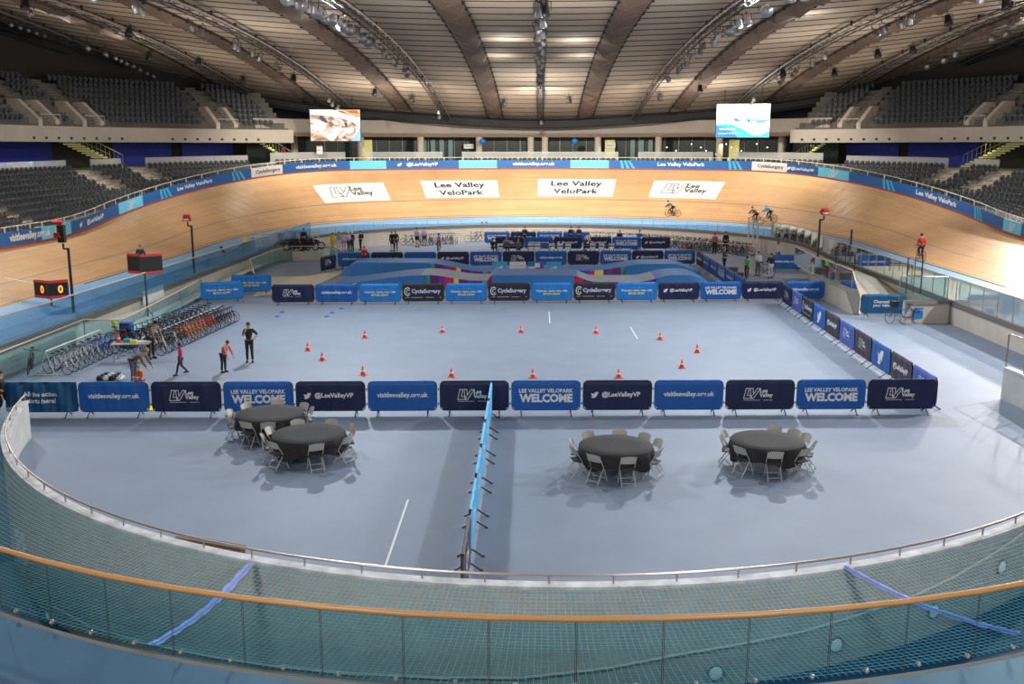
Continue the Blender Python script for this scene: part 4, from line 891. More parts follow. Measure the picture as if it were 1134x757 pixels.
# ---------------------------------------------------------------- round tables, cloths and folding chairs
def folding_chair(label, group):
    root = empty('folding_chair', (0, 0, 0), 0, label, 'chair', group)
    for sx in (-1, 1):
        mb = MB(); mb.tube([(sx * .20, -.20, 0), (sx * .20, -.02, .43), (sx * .20, .2, .80)], .013, 5); mb.build('leg', 'chair_beige', root)
        mb = MB(); mb.tube([(sx * .18, .24, 0), (sx * .18, -.06, .43)], .013, 5); mb.build('leg', 'chair_beige', root)
    mb = MB(); mb.tube([(-.18, .19, .08), (.18, .19, .08)], .01, 5); mb.tube([(-.2, -.15, .12), (.2, -.15, .12)], .01, 5); mb.build('stretcher', 'chair_beige', root)
    mb = MB(); P = [(-.19, -.22), (.19, -.22), (.2, .12), (-.2, .12)]; n = 6
    for j in range(2):
        b = len(mb.v); z = .445 - .03 * j
        mb.v += [(-.17, -.23, z), (.17, -.23, z), (.2, -.18, z), (.19, .16, z), (-.19, .16, z), (-.2, -.18, z)]
    mb.f += [tuple(range(6)), tuple(range(11, 5, -1))] + [(k, k + 6, (k + 1) % 6 + 6, (k + 1) % 6) for k in range(6)]; mb.m += [0] * 8; mb.build('seat', 'chair_seat', root)
    mb = MB(); n = 8; b = 0
    for j, z in enumerate((.60, .66, .76, .83)):
        hw = .2 if j < 3 else .16
        for i in range(n + 1): u = -1 + 2 * i / n; mb.v.append((hw * u, .115 + .42 * (z - .6) + .035 * (1 - u * u), z - (.02 * u * u if j == 3 else 0)))
    for j in range(3):
        for i in range(n): a = j * (n + 1) + i; mb.f.append((a, a + 1, a + n + 2, a + n + 1)); mb.m.append(0)
    m2 = len(mb.v); mb.v += [(x, y + .012, z) for x, y, z in mb.v]; mb.f += [tuple(i + m2 for i in f)[::-1] for f in list(mb.f)]; mb.m += [0] * (len(mb.f) - len(mb.m))
    mb.build('backrest', 'chair_beige', root, smooth=True)
    return root
NUMW = [w_ + h_ for w_ in ('twelve', 'one', 'two', 'three', 'four', 'five', 'six', 'seven', 'eight', 'nine', 'ten', 'eleven') for h_ in ('', ' thirty')]
CH = folding_chair('', 'folding chairs at the round tables'); chused = []
TN_ = ['table at the back left', 'table at the front left', 'table right of the centre line', 'rightmost table']
for ti, (px, py, R) in enumerate(((299, 457, 1.02), (342, 479.5, 1.03), (682, 492.5, 1.0), (850, 487, 1.0))):
    x, y = G(px, py, .75); x, y = round(x, 2), round(y, 2)
    t = empty('round_table', (x, y, 0), 0, 'round folding table under the black cloth, the ' + TN_[ti], 'table', 'round tables on the front floor')
    mb = MB(); mb.lathe([(.0, .715), (R - .06, .715), (R - .05, .73), (R - .06, .742), (0, .742)], (0, 0, 0), 32); mb.build('tabletop', 'chair_beige', t)
    for k in range(4): a = pi / 4 + k * pi / 2; mb = MB(); mb.tube([(.55 * cos(a), .55 * sin(a), .715), (.62 * cos(a), .62 * sin(a), 0)], .016, 5); mb.build('leg', 'steel', t)
    mb = MB(); n = 72; prof = [(0, .752), (R * .6, .752), (R - .01, .752), (R + .005, .735), (R + .02, .6), (R + .03, .45), (R + .02, .28)]
    for j, (r, z) in enumerate(prof):
        for k in range(n):
            a = 2 * pi * k / n; f = max(0, j - 3) / 3; rr = r + f * .05 * sin(a * 9 + ti) + f * .03 * sin(a * 17); corner = abs(cos(2 * (a + .4 * ti))) ** 6; zz_ = z + (f * .1 * (1 - corner) - f * .06 * corner if j > 3 else 0)
            mb.v.append((x + rr * cos(a), y + rr * sin(a), zz_))
    for j in range(len(prof) - 1):
        for k in range(n): mb.f.append((j * n + k, j * n + (k + 1) % n, (j + 1) * n + (k + 1) % n, (j + 1) * n + k)); mb.m.append(0)
    tag(mb.build('tablecloth', 'cloth_black', smooth=True), 'black cloth draped over the ' + TN_[ti], 'tablecloth', 'black tablecloths')
    angs = {0: (20, 48, 95, 140, 178, 200, 252, 282), 1: (35, 72, 118, 165, 197, 232, 292, 342, 12), 2: (15, 45, 80, 125, 165, 195, 238, 282, 335), 3: (18, 40, 68, 150, 175, 222, 267, 312, 345)}[ti]
    for k, dg in enumerate(angs):
        a = radians(dg); rr = R + .06; cx, cy = x + rr * cos(a), y + rr * sin(a)
        lab = 'grey beige folding chair at the %s, %s o\'clock side' % (TN_[ti], NUMW[int(round(((90 - dg) % 360) / 30 * 2)) % 24])
        rz = a - pi / 2 + random.uniform(-.12, .12)
        if not chused: CH.location = (cx, cy, 0); CH.rotation_euler = (0, 0, rz); CH['label'] = lab; chused.append(1)
        else: copytree(CH, (cx, cy, 0), rz, lab)
# ---------------------------------------------------------------- cones and floor markers
def cone_proto():
    root = empty('traffic_cone', (0, 0, 0), 0, '', 'cone', 'orange cones on the middle floor'); mb = MB(); mb.box((0, 0, .015), (.26, .26, .03)); mb.build('base', 'cone', root)
    mb = MB(); mb.lathe([(.10, .03), (.025, .36), (.0, .365)], n=12); mb.build('body', 'cone', root, smooth=True); mb = MB(); mb.lathe([(.078, .14), (.056, .22)], n=12); mb.build('band', 'white', root); return root
cp = cone_proto(); first = True
for i, (px, py) in enumerate([(341, 388), (357, 399), (404, 374), (402, 415), (490, 368), (500, 417), (577, 368), (590, 418), (660, 369), (685, 418), (731, 376), (755, 407), (772, 390)]):
    x, y = G(px, py); lab = 'small orange cone on the middle floor, %s counting from the left' % nth(i)
    if first: cp.location = (x, y, 0); cp['label'] = lab; first = False
    else: copytree(cp, (x, y, 0), random.uniform(0, 1.5), lab)
for i, (px, py) in enumerate([(307, 350.5), (312, 346), (362, 350.5), (368, 346.5), (378, 342)]):
    x, y = G(px, py); mb = MB(); mb.lathe([(.15, 0), (.13, .03), (.05, .07), (.035, .07)], (x, y, 0), 12); tag(mb.build('marker_disc', 'blue'), 'small blue marker disc on the floor, %s from the left' % nth(i), 'marker', 'blue marker discs near the middle row')
def fline(a, b, wd, m, lab, nm='floor_marking', cat='painted line'):
    a, b = G(*a), G(*b); d = hypot(b[0] - a[0], b[1] - a[1]); nx, ny = -(b[1] - a[1]) / d * wd / 2, (b[0] - a[0]) / d * wd / 2; mb = MB()
    mb.quad((a[0] + nx, a[1] + ny, .006), (a[0] - nx, a[1] - ny, .006), (b[0] - nx, b[1] - ny, .006), (b[0] + nx, b[1] + ny, .006)); tag(mb.build(nm, m), lab, cat)
fline((452, 553), (427, 626), .05, 'floor_line', 'thin white line on the front floor left of the centre barriers')
fline((608, 345), (609, 358), .05, 'floor_line', 'short white line on the floor near the middle barrier row'); fline((698, 362), (706, 375), .04, 'floor_line', 'short faint slanting line on the middle floor')
mb = MB(); a, b = G(192, 607), G(264, 620); mb.box(((a[0] + b[0]) / 2, (a[1] + b[1]) / 2 + .3, .09), (hypot(a[0] - b[0], a[1] - b[1]), .2, .18), 0, atan2(b[1] - a[1], b[0] - a[0])); tag(mb.build('timber_beam', mat('beam', (.14, .06, .035), .6)), 'dark red brown timber beam on the floor behind the curved wall', 'beam')
mb = MB(); x, y = G(180, 452); mb.box((x - .3, y, .015), (.9, .7, .03)); tag(mb.build('floor_mat', 'yellow'), 'small yellow mat under the front barriers at the left', 'mat'); mb = MB(); mb.box((x + .7, y + .15, .012), (.7, .5, .024)); tag(mb.build('floor_mat', mat('green', (.1, .4, .08), .6)), 'small green mat beside the yellow mat at the left', 'mat')

# ---------------------------------------------------------------- blue riding ramps
mat('ramp_blue', srgb(45, 118, 190), .5, noise=.08, nscale=.7); mat('ramp_grey', srgb(150, 165, 185), .6, noise=.06); mat('purple', srgb(110, 20, 120), .5); mat('pink', srgb(200, 30, 90), .5); mat('turq', srgb(40, 175, 170), .5); mat('lilac', srgb(90, 60, 170), .5)
def ramp(x0, x1, y0, y1, hf, grey, cols, label, deco):
    root = empty('riding_ramp', ((x0 + x1) / 2, y0, 0), 0, label, 'ramp', 'blue humped riding ramps'); cx = root.location.x; xs = frange(x0, x1, .3); mb = MB(); ny = 4
    for x in xs:
        for j in range(ny + 1): mb.v.append((x - cx, (y1 - y0) * j / ny, hf(x)))
    for i in range(len(xs) - 1):
        for j in range(ny): a = i * (ny + 1) + j; mb.f.append((a, a + ny + 1, a + ny + 2, a + 1)); mb.m.append(1 if grey(xs[i]) else 0)
    mb.build('riding_surface', ['ramp_blue', 'ramp_grey'], root, smooth=True); mb = MB()
    for i in range(len(xs) - 1):
        a, b = xs[i] - cx, xs[i + 1] - cx; d = deco(xs[i]); c = (1, 4, 1, 5, 3, 2, 1, 5, 1, 4, 3, 1)[int((xs[i] - x0) / .45) % 12] if d else 0
        for yy in (0, y1 - y0): yb = -.7 if (yy == 0 and c == 0) else (yy - .08 if yy == 0 else yy); mb.quad((a, yb, 0), (b, yb, 0), (b, yy, hf(xs[i + 1])), (a, yy, hf(xs[i])), c)
    mb.quad((xs[0] - cx, 0, 0), (xs[0] - cx, y1 - y0, 0), (xs[0] - cx, y1 - y0, hf(xs[0])), (xs[0] - cx, 0, hf(xs[0]))); mb.quad((xs[-1] - cx, 0, 0), (xs[-1] - cx, y1 - y0, 0), (xs[-1] - cx, y1 - y0, hf(xs[-1])), (xs[-1] - cx, 0, hf(xs[-1])))
    mb.build('side_panels', ['ramp_blue', 'purple', 'yellow', 'pink', 'turq', 'lilac'], root)
hF = lambda x: (.25 + .55 * sm((x + 13) / 6) - .35 * sm((x + 7) / 3) * (1 - sm((x + 3.4) / 1.6)) * 1 - .0) * sm((x + 13.4) / 1.2) if x < -3 else (.8 if x < 2 else .8 - .4 * sm((x - 2) / 1.5) + .45 * sm((x - 6) / 2.5)) * (1 - sm((x - 9.2) / 2.6))
ramp(-13.2, 11.8, 61.3, 64.8, hF, lambda x: -7.5 < x < -3.4 or 2.2 < x < 7, 0, 'long blue humped riding ramp, the one nearer the camera', lambda x: -7.2 < x < -3.2 or 2 < x < 7)
hB = lambda x: (.6 * (1 - sm((x + 8) / 4.2))) * sm((x + 14.2) / 1.5) + .25 * sm((x + 14.2) / 1.5) if x < -3.2 else 0
ramp(-13.6, -3.3, 67.5, 70.4, lambda x: max(.25, hB(x)), lambda x: False, 0, 'blue humped riding ramp at the back left', lambda x: x > -7.6)
ramp(1.4, 11, 67.5, 70.4, lambda x: .35 + .48 * sm((x - 3.5) / 4) * (1 - sm((x - 9.2) / 1.8)) , lambda x: False, 0, 'blue humped riding ramp at the back right', lambda x: x < 5.8)
for i, (pa, pb, c, lab) in enumerate(((545, 563, 'cyan', 'cyan display board with a pale logo between the ramps'), (564, 583, 'white', 'white display board with ruled lines between the ramps'), (584, 603, 'sky_blue', 'blue printed display board with pink and yellow figure between the ramps'), (604, 622, 'cyan', 'cyan display board right of the printed one between the ramps'))):
    a, b = G(pa, 304), G(pb, 304); mb = MB(); mb.box(((a[0] + b[0]) / 2, 67.2, .5), (b[0] - a[0] - .06, .08, .95)); o = tag(mb.build('display_board', c), lab, 'display board'); cx = (a[0] + b[0]) / 2; mb = MB()
    if c == 'white':
        for k in range(3): mb.box((cx, 67.14, .3 + .2 * k), (1.0, .02, .02))
        mb.build('ruled_lines', 'slab_line', o)
    elif c == 'cyan': mb.add(*(lambda p: ([(cx + x, 67.145, .5 + y) for x, y in p[0]], p[1]))(bird(0, 0, .45))); mb.build('emblem', 'white', o)
    else:
        mb.box((cx + .25, 67.14, .55), (.3, .02, .7), 0); mb.box((cx + .1, 67.13, .75), (.35, .02, .3), 1); mb.box((cx + .45, 67.13, .3), (.2, .02, .4), 2); mb.box((cx - .3, 67.13, .5), (.5, .02, .3), 1); mb.build('print', ['pink', 'white', 'yellow'], o)
mb = MB(); x, y = G(403, 300); mb.box((x - .2, y - .1, .25), (.9, .6, .5)); tag(mb.build('crate', 'white'), 'white crate at the left end of the ramps', 'crate')
mb = MB(); x, y = G(372, 318); mb.add([(x, y, 0), (x + 1.3, y - .3, 0), (x + 1.3, y + .5, 0), (x, y + .6, 0), (x + 1.3, y - .3, .3), (x + 1.3, y + .5, .3)], [(0, 1, 4), (3, 5, 2), (0, 4, 5, 3), (1, 2, 5, 4)]); tag(mb.build('ramp_wedge', 'white'), 'white wedge at the left tip of the nearer ramp', 'wedge')
# ---------------------------------------------------------------- bicycles
mat('tyre', (.02, .02, .022), .6); mat('rim', (.16, .16, .165), .35, .6)
for n_, c in (('bike_white', (.7, .7, .68)), ('bike_black', (.03, .03, .035)), ('bike_orange', (.85, .28, .03)), ('bike_red', (.65, .03, .05)), ('bike_blue', (.08, .10, .55)), ('bike_cyan', (.05, .35, .6))): mat(n_, c, .35)
def wheel(mb, y, z=.34, r=.33, n=18, sp=6, m=(0, 1)):
    mb.tube([(0, y + r * cos(2 * pi * k / n), z + r * sin(2 * pi * k / n)) for k in range(n)], .018, 5, m[0], closed=True)
    for k in range(sp): a = pi * k / sp; mb.tube([(0, y + r * cos(a), z + r * sin(a)), (0, y - r * cos(a), z - r * sin(a))], .003, 3, m[1], cap=False)
    mb.tube([(-.04, y, z), (.04, y, z)], .02, 5, m[1])
def bike_parts(drop=False):
    D = {}
    mb = MB(); J = {'hd': (0, -.36, .86), 'hb': (0, -.38, .72), 'bb': (0, .06, .29), 'st': (0, .22, .80), 'ra': (0, .5, .34)}
    for a, b, r in (('hd', 'st', .017), ('hb', 'bb', .021), ('bb', 'st', .017)): mb.tube([J[a], J[b]], r, 6)
    mb.tube([(0, -.36, .88), J['hb'], (0, -.5, .34)], .017, 6)
    for sx in (-.05, .05): mb.tube([J['bb'], (sx, .5, .34)], .009, 4); mb.tube([J['st'], (sx, .5, .34)], .008, 4); mb.tube([(sx, -.39, .68), (sx, -.5, .34)], .011, 4)
    D['frame'] = mb
    mb = MB(); wheel(mb, -.5); D['front_wheel'] = mb; mb = MB(); wheel(mb, .5); D['rear_wheel'] = mb
    mb = MB(); mb.tube([J['st'], (0, .25, .92)], .014, 5); mb.box((0, .24, .94), (.13, .26, .045), taper=.7); D['saddle'] = mb
    mb = MB(); mb.tube([(0, -.36, .86), (0, -.35, .95), (0, -.42, .97)], .013, 5)
    if drop: mb.tube([(-.2, -.52, .82), (-.2, -.6, .88), (-.2, -.56, .97), (-.19, -.42, .97), (.19, -.42, .97), (.2, -.56, .97), (.2, -.6, .88), (.2, -.52, .82)], .013, 5)
    else: mb.tube([(-.29, -.36, .98), (-.1, -.42, .97), (.1, -.42, .97), (.29, -.36, .98)], .013, 5)
    D['handlebar'] = mb
    mb = MB(); mb.tube([(.05, .06, .29), (.06, .13, .14), (.12, .13, .14)], .01, 4); mb.tube([(-.05, .06, .29), (-.06, -.01, .44), (-.12, -.01, .44)], .01, 4); mb.tube([(.045, .06 + .08 * cos(2 * pi * k / 10), .29 + .08 * sin(2 * pi * k / 10)) for k in range(10)], .008, 4, closed=True); D['crank'] = mb
    return D
BP = {}
def bike_proto(c, drop=False):
    if (c, drop) not in BP:
        r = empty('bicycle', (0, 0, 0)); D = bike_parts(drop)
        for k, mb in D.items():
            nm = 'wheel' if 'wheel' in k else k; mb.build(nm, {'wheel': ['tyre', 'rim'], 'frame': [c], 'saddle': ['tyre'], 'handlebar': ['tyre'], 'crank': ['rim']}[nm], r)
        BP[(c, drop)] = [r, 0]
    return BP[(c, drop)]
def bike(c, x, y, rz, label, group=None, z=0, lean=0, sc=1, drop=False):
    p = bike_proto(c, drop); o = p[0] if not p[1] else copytree(p[0]); p[1] = 1
    o.location = (x, y, z); o.rotation_euler = (0, lean, rz); o.scale = (sc,) * 3; tag(o, label, 'bicycle', group); 
    if group is None and 'group' in o: del o['group']
    return o
# one-mesh version for the far racks
FB = {}
def far_bike(c, x, y, rz, label, group, z=0, lean=0):
    if c not in FB:
        mb = MB(); mi = {'frame': 0, 'front_wheel': 1, 'rear_wheel': 1, 'saddle': 1, 'handlebar': 1, 'crank': 2}
        for k, q in bike_parts(True).items(): mb.add(q.v, q.f, mi[k])
        FB[c] = mb.mesh('bicycle', [c, 'tyre', 'rim'])
    o = bpy.data.objects.new('bicycle', FB[c]); COL.objects.link(o); o.location = (x, y, z); o.rotation_euler = (0, lean, rz); return tag(o, label, 'bicycle', group)
def rack(a, b, label, n=6, h=.78):
    root = empty('bicycle_rack', (a[0], a[1], 0), atan2(b[1] - a[1], b[0] - a[0]), label, 'bicycle rack'); L_ = hypot(b[0] - a[0], b[1] - a[1])
    mb = MB(); mb.tube([(0, 0, h), (L_, 0, h)], .028, 6); mb.build('top_rail', 'rail_white', root)
    for k in range(n): t = L_ * k / (n - 1); mb = MB(); mb.tube([(t, -.3, .02), (t, 0, h), (t, .3, .02)], .018, 5); mb.tube([(t, -.4, .02), (t, .4, .02)], .018, 5); mb.build('leg', 'rail_white', root)
ra, rb = (-16.75, 40.3), (-16.1, 48.9)
rack(ra, rb, 'long white bicycle rack along the left glass balustrade', 7)
seq = ['bike_black', 'bike_white', 'bike_black', 'bike_black', 'bike_white', 'bike_black', 'bike_black', 'bike_orange', 'bike_orange', 'bike_orange', 'bike_orange', 'bike_orange', 'bike_orange', 'bike_red', 'bike_red', 'bike_red', 'bike_black', 'bike_black', 'bike_black', 'bike_black', 'bike_black', 'bike_black']
for i, c in enumerate(seq):
    t = (i + .5) / len(seq); bike(c, ra[0] + (rb[0] - ra[0]) * t + .35, ra[1] + (rb[1] - ra[1]) * t, radians(90 + random.uniform(-10, 4) - 12), '%s bicycle in the long left rack, %s from the near end' % (c[5:], nth(i)), 'bicycles in the long left rack', lean=radians(random.uniform(-4, 4)), sc=.86)
for i in range(16):
    t = (i + .5) / 16; far_bike('bike_black', ra[0] + (rb[0] - ra[0]) * t - .75, ra[1] + (rb[1] - ra[1]) * t, radians(-90 + random.uniform(-8, 8)), 'dark bicycle on the glass side of the long left rack', 'dark bicycles behind the long left rack')
na, nb = (-19.0, 36.6), (-18.9, 41.2)
rack(na, nb, 'short white bicycle rack at the left behind the teal banner', 4, .95)
for i in range(10):
    t = (i + .5) / 10; c = 'bike_white' if i < 7 else 'bike_blue'
    bike(c, na[0] + (nb[0] - na[0]) * t + .3, na[1] + (nb[1] - na[1]) * t, radians(72 + random.uniform(-8, 8)), '%s bicycle in the short left rack, %s from the near end' % (c[5:], nth(i)), 'bicycles in the short left rack', lean=radians(random.uniform(-8, 8)), sc=.86)
bike('bike_black', -20.0, 37.2, radians(20), 'black bicycle leaning beside the glass at the far left, behind the short rack', None, lean=.15); bike('bike_red', -18.4, 41.9, radians(70), 'red bicycle at the far end of the short left rack', None)
# racks along the far wall
fl = []
def far_row(s0, s1, o, d, nm, cols=('bike_black', 'bike_white', 'bike_black')):
    s = s0; i = 0
    while s > s1:
        x, y, _ = at(s, o, 0); far_bike(cols[i % len(cols)], x, y, facing(s) + radians(random.uniform(-12, 12)) + (pi if i % 2 else 0), '%s bicycle in %s' % ({'bike_black': 'dark', 'bike_white': 'pale', 'bike_red': 'red'}[cols[i % len(cols)]], nm), 'bicycles in ' + nm, lean=radians(random.uniform(-6, 6))); s -= d; i += 1
far_row(53.5, 31, -6.0, .42, 'the packed rack right of centre by the far wall', ('bike_black', 'bike_black', 'bike_white', 'bike_black', 'bike_black', 'bike_red'))
far_row(62.3, 55, -5.6, .6, 'the sparse rack at the middle of the far wall')
far_row(72.8, 68.3, -6.2, .42, 'the rack left of centre by the far wall')
far_row(46, 35, -7.2, .6, 'the second line of bicycles right of centre', ('bike_black', 'bike_white'))
for i, (px, py) in enumerate(((452, 272), (459, 272), (524, 268), (529, 268))): x, y = G(px, py); far_bike('bike_black', x, y, radians(70 + 20 * i), 'dark bicycle standing on its own near the far left wall, %s from the left' % nth(i), 'loose bicycles near the far wall')
for a_, b_, nm in ((53.8, 31, 'right of centre'), (73, 68, 'left of centre')):
    mb = MB(); mb.tube([at(s, -5.9, .85) for s in frange(a_, b_, 1)], .02, 4)
    for s in frange(a_, b_, 2.2): mb.tube([at(s, -5.9, 0), at(s, -5.9, .85)], .02, 4)
    tag(mb.build('bicycle_rack', 'rail_white'), 'white rack rail along the far wall, %s' % nm, 'bicycle rack')
# cargo bicycle at the right
x, y = G(1000, 358); cb = empty('cargo_bicycle', (x, y, 0), radians(96), 'teal cargo bicycle with large guarded wheels, parked before the teal banner', 'bicycle')
mb = MB(); wheel(mb, .95, .35, .35, 20, 8); mb.build('wheel', ['tyre', 'rim'], cb); mb = MB(); wheel(mb, -.95, .35, .35, 20, 8); mb.build('wheel', ['tyre', 'rim'], cb)
mb = MB(); mb.tube([(0, .95, .35), (0, .5, .85), (0, .35, 1.05)], .025, 6); mb.tube([(0, .5, .8), (0, 0, .3), (0, -.95, .35)], .03, 6); mb.tube([(0, 0, .3), (0, -.35, .85), (0, -.95, .35)], .02, 6); mb.tube([(0, .5, .75), (0, -.3, .6)], .025, 6); mb.build('frame', 'teal_blue', cb)
mb = MB(); mb.tube([(-.28, .28, 1.1), (0, .36, 1.06), (.28, .28, 1.1)], .016, 5); mb.build('handlebar', 'tyre', cb); mb = MB(); mb.box((0, -.38, .93), (.2, .28, .07), taper=.7); mb.build('saddle', 'tyre', cb)
mb = MB(); mb.box((0, -1.0, .42), (.09, .62, .34)); mb.box((0, -1.0, .74), (.3, .55, .05)); mb.build('wheel_guard', 'sky_blue', cb); mb = MB(); mb.box((0, .72, .95), (.36, .34, .28), taper=1.15); mb.build('basket', 'black_metal', cb)
mb = MB(); mb.tube([(-.15, 0, .3), (-.28, .05, .02), (.28, .05, .02), (.15, 0, .3)], .018, 5); mb.build('stand', 'rim', cb); cb.scale = (1.1, .74, 1.05)

# ---------------------------------------------------------------- people
for n_, c in (('skin', (.55, .34, .24)), ('skin_dark', (.18, .09, .055)), ('hair_brown', (.07, .035, .02)), ('hair_fair', (.35, .22, .10)), ('hair_black', (.012, .01, .01)), ('c_black', (.014, .014, .016)), ('c_navy', (.02, .03, .07)), ('c_grey', (.10, .10, .11)), ('c_khaki', (.17, .13, .09)), ('c_pink', (.75, .04, .16)), ('c_coral', (.62, .12, .10)), ('c_red', (.6, .02, .02)), ('c_yellow', (.85, .70, .03)), ('c_white', (.75, .75, .77)), ('c_lilac', (.50, .42, .66)), ('c_green', (.08, .5, .12)), ('c_cyan', (.02, .45, .7)), ('c_plum', (.10, .05, .11)), ('c_orange', (.65, .13, .04)), ('c_jeans', (.05, .07, .13)), ('c_blue', (.03, .15, .55)), ('shoe', (.015, .015, .017)), ('helmet_w', (.8, .82, .85))): mat(n_, c, .7)
from mathutils import Vector, Matrix
ARM = {'down': ((.06, .02, -.28), (.0, -.09, -.24)), 'front': ((.05, -.05, -.27), (-.08, -.23, .03)), 'phone': ((.05, -.12, -.23), (-.11, -.14, .22)), 'reach': ((.02, -.12, -.24), (-.02, -.14, -.21)), 'bars': ((.05, -.20, -.20), (-.03, -.22, -.12)), 'hips': ((.17, .06, -.2), (-.11, -.1, -.15)), 'up': ((.1, -.05, .2), (-.02, -.05, .25)), 'hold': ((.06, -.10, -.25), (.02, -.24, -.02))}
def skel(pose, arms, bend=0, turn=0):
    J = {}; rx = Matrix.Rotation(radians(bend), 3, 'X'); pz = .93
    if pose == 'sit': pz = .50
    if pose == 'ride': pz = .98
    if pose == 'crouch': pz = .55
    P = Vector((0, .0, pz)); up = lambda x, y, z: P + rx @ Vector((x, y, z))
    J['pel'] = P; J['sp'] = up(0, .01, .17); J['ch'] = up(0, .01, .36); J['nb'] = up(0, .015, .50)
    hz = Matrix.Rotation(radians(min(bend * .55, 40)), 3, 'X'); J['nk'] = J['nb'] + hz @ Vector((0, -.01, .07)); J['hd'] = J['nk'] + hz @ Vector((0, -.025, .11)); J['ht'] = J['hd'] + hz @ Vector((0, .0, .09)); J['hz'] = hz
    for sd, sx in (('l', 1), ('r', -1)):
        am = arms if isinstance(arms, str) else arms[0 if sx > 0 else 1]; e, w_ = ARM[am]
        sh = up(sx * .175, .01, .46); J['sh' + sd] = sh; el = sh + Vector((sx * e[0], e[1], e[2])); wr = el + Vector((sx * w_[0], w_[1], w_[2])); J['el' + sd] = el; J['wr' + sd] = wr
        hip = P + Vector((sx * .09, 0, -.04)); J['hi' + sd] = hip
        if pose == 'stand': kn, an = Vector((sx * .10, -.015, .50)), Vector((sx * .11, .02, .085))
        elif pose == 'walk': kn, an = (Vector((.09, -.17, .53)), Vector((.09, -.26, .10))) if sx > 0 else (Vector((-.09, .05, .48)), Vector((-.09, .33, .17)))
        elif pose == 'wide': kn, an = Vector((sx * .2, -.03, .49)), Vector((sx * .27, .02, .085))
        elif pose == 'sit': kn, an = Vector((sx * .13, -.43, .48)), Vector((sx * .13, -.42, .085))
        elif pose == 'crouch': kn, an = Vector((sx * .14, -.34, .52)), Vector((sx * .12, .0, .085))
        else: kn, an = (Vector((.10, -.26, .72)), Vector((.11, -.08, .40))) if sx > 0 else (Vector((-.10, -.12, .56)), Vector((-.11, .08, .17)))
        J['kn' + sd] = kn; J['an' + sd] = an; J['to' + sd] = an + Vector((sx * .02, -.17, -.055))
    return J
def skin(name, V, E, R, m, parent, lv=1):
    me = bpy.data.meshes.new(name); me.from_pydata([tuple(v) for v in V], E, []); me.materials.append(MATS[m]); o = bpy.data.objects.new(name, me); COL.objects.link(o)
    md = o.modifiers.new('skin', 'SKIN'); md.use_smooth_shade = True
    if not me.skin_vertices: raise RuntimeError('no skin layer')
    for i, r in enumerate(R): me.skin_vertices[0].data[i].radius = (r, r) if not isinstance(r, tuple) else r; me.skin_vertices[0].data[i].use_root = (i == 0)
    sb = o.modifiers.new('sub', 'SUBSURF'); sb.levels = lv; sb.render_levels = lv; o.parent = parent; return o
def graph(J, segs):
    V = []; E = []; R = []; idx = {}
    for ch in segs:
        prev = None
        for k, r in ch:
            key = k if isinstance(k, str) else None; p = J[k] if key else k
            if key and key in idx: i = idx[key]
            else: i = len(V); V.append(p); R.append(r); 
            if key: idx[key] = i
            if prev is not None: E.append((prev, i))
            prev = i
    return V, E, R
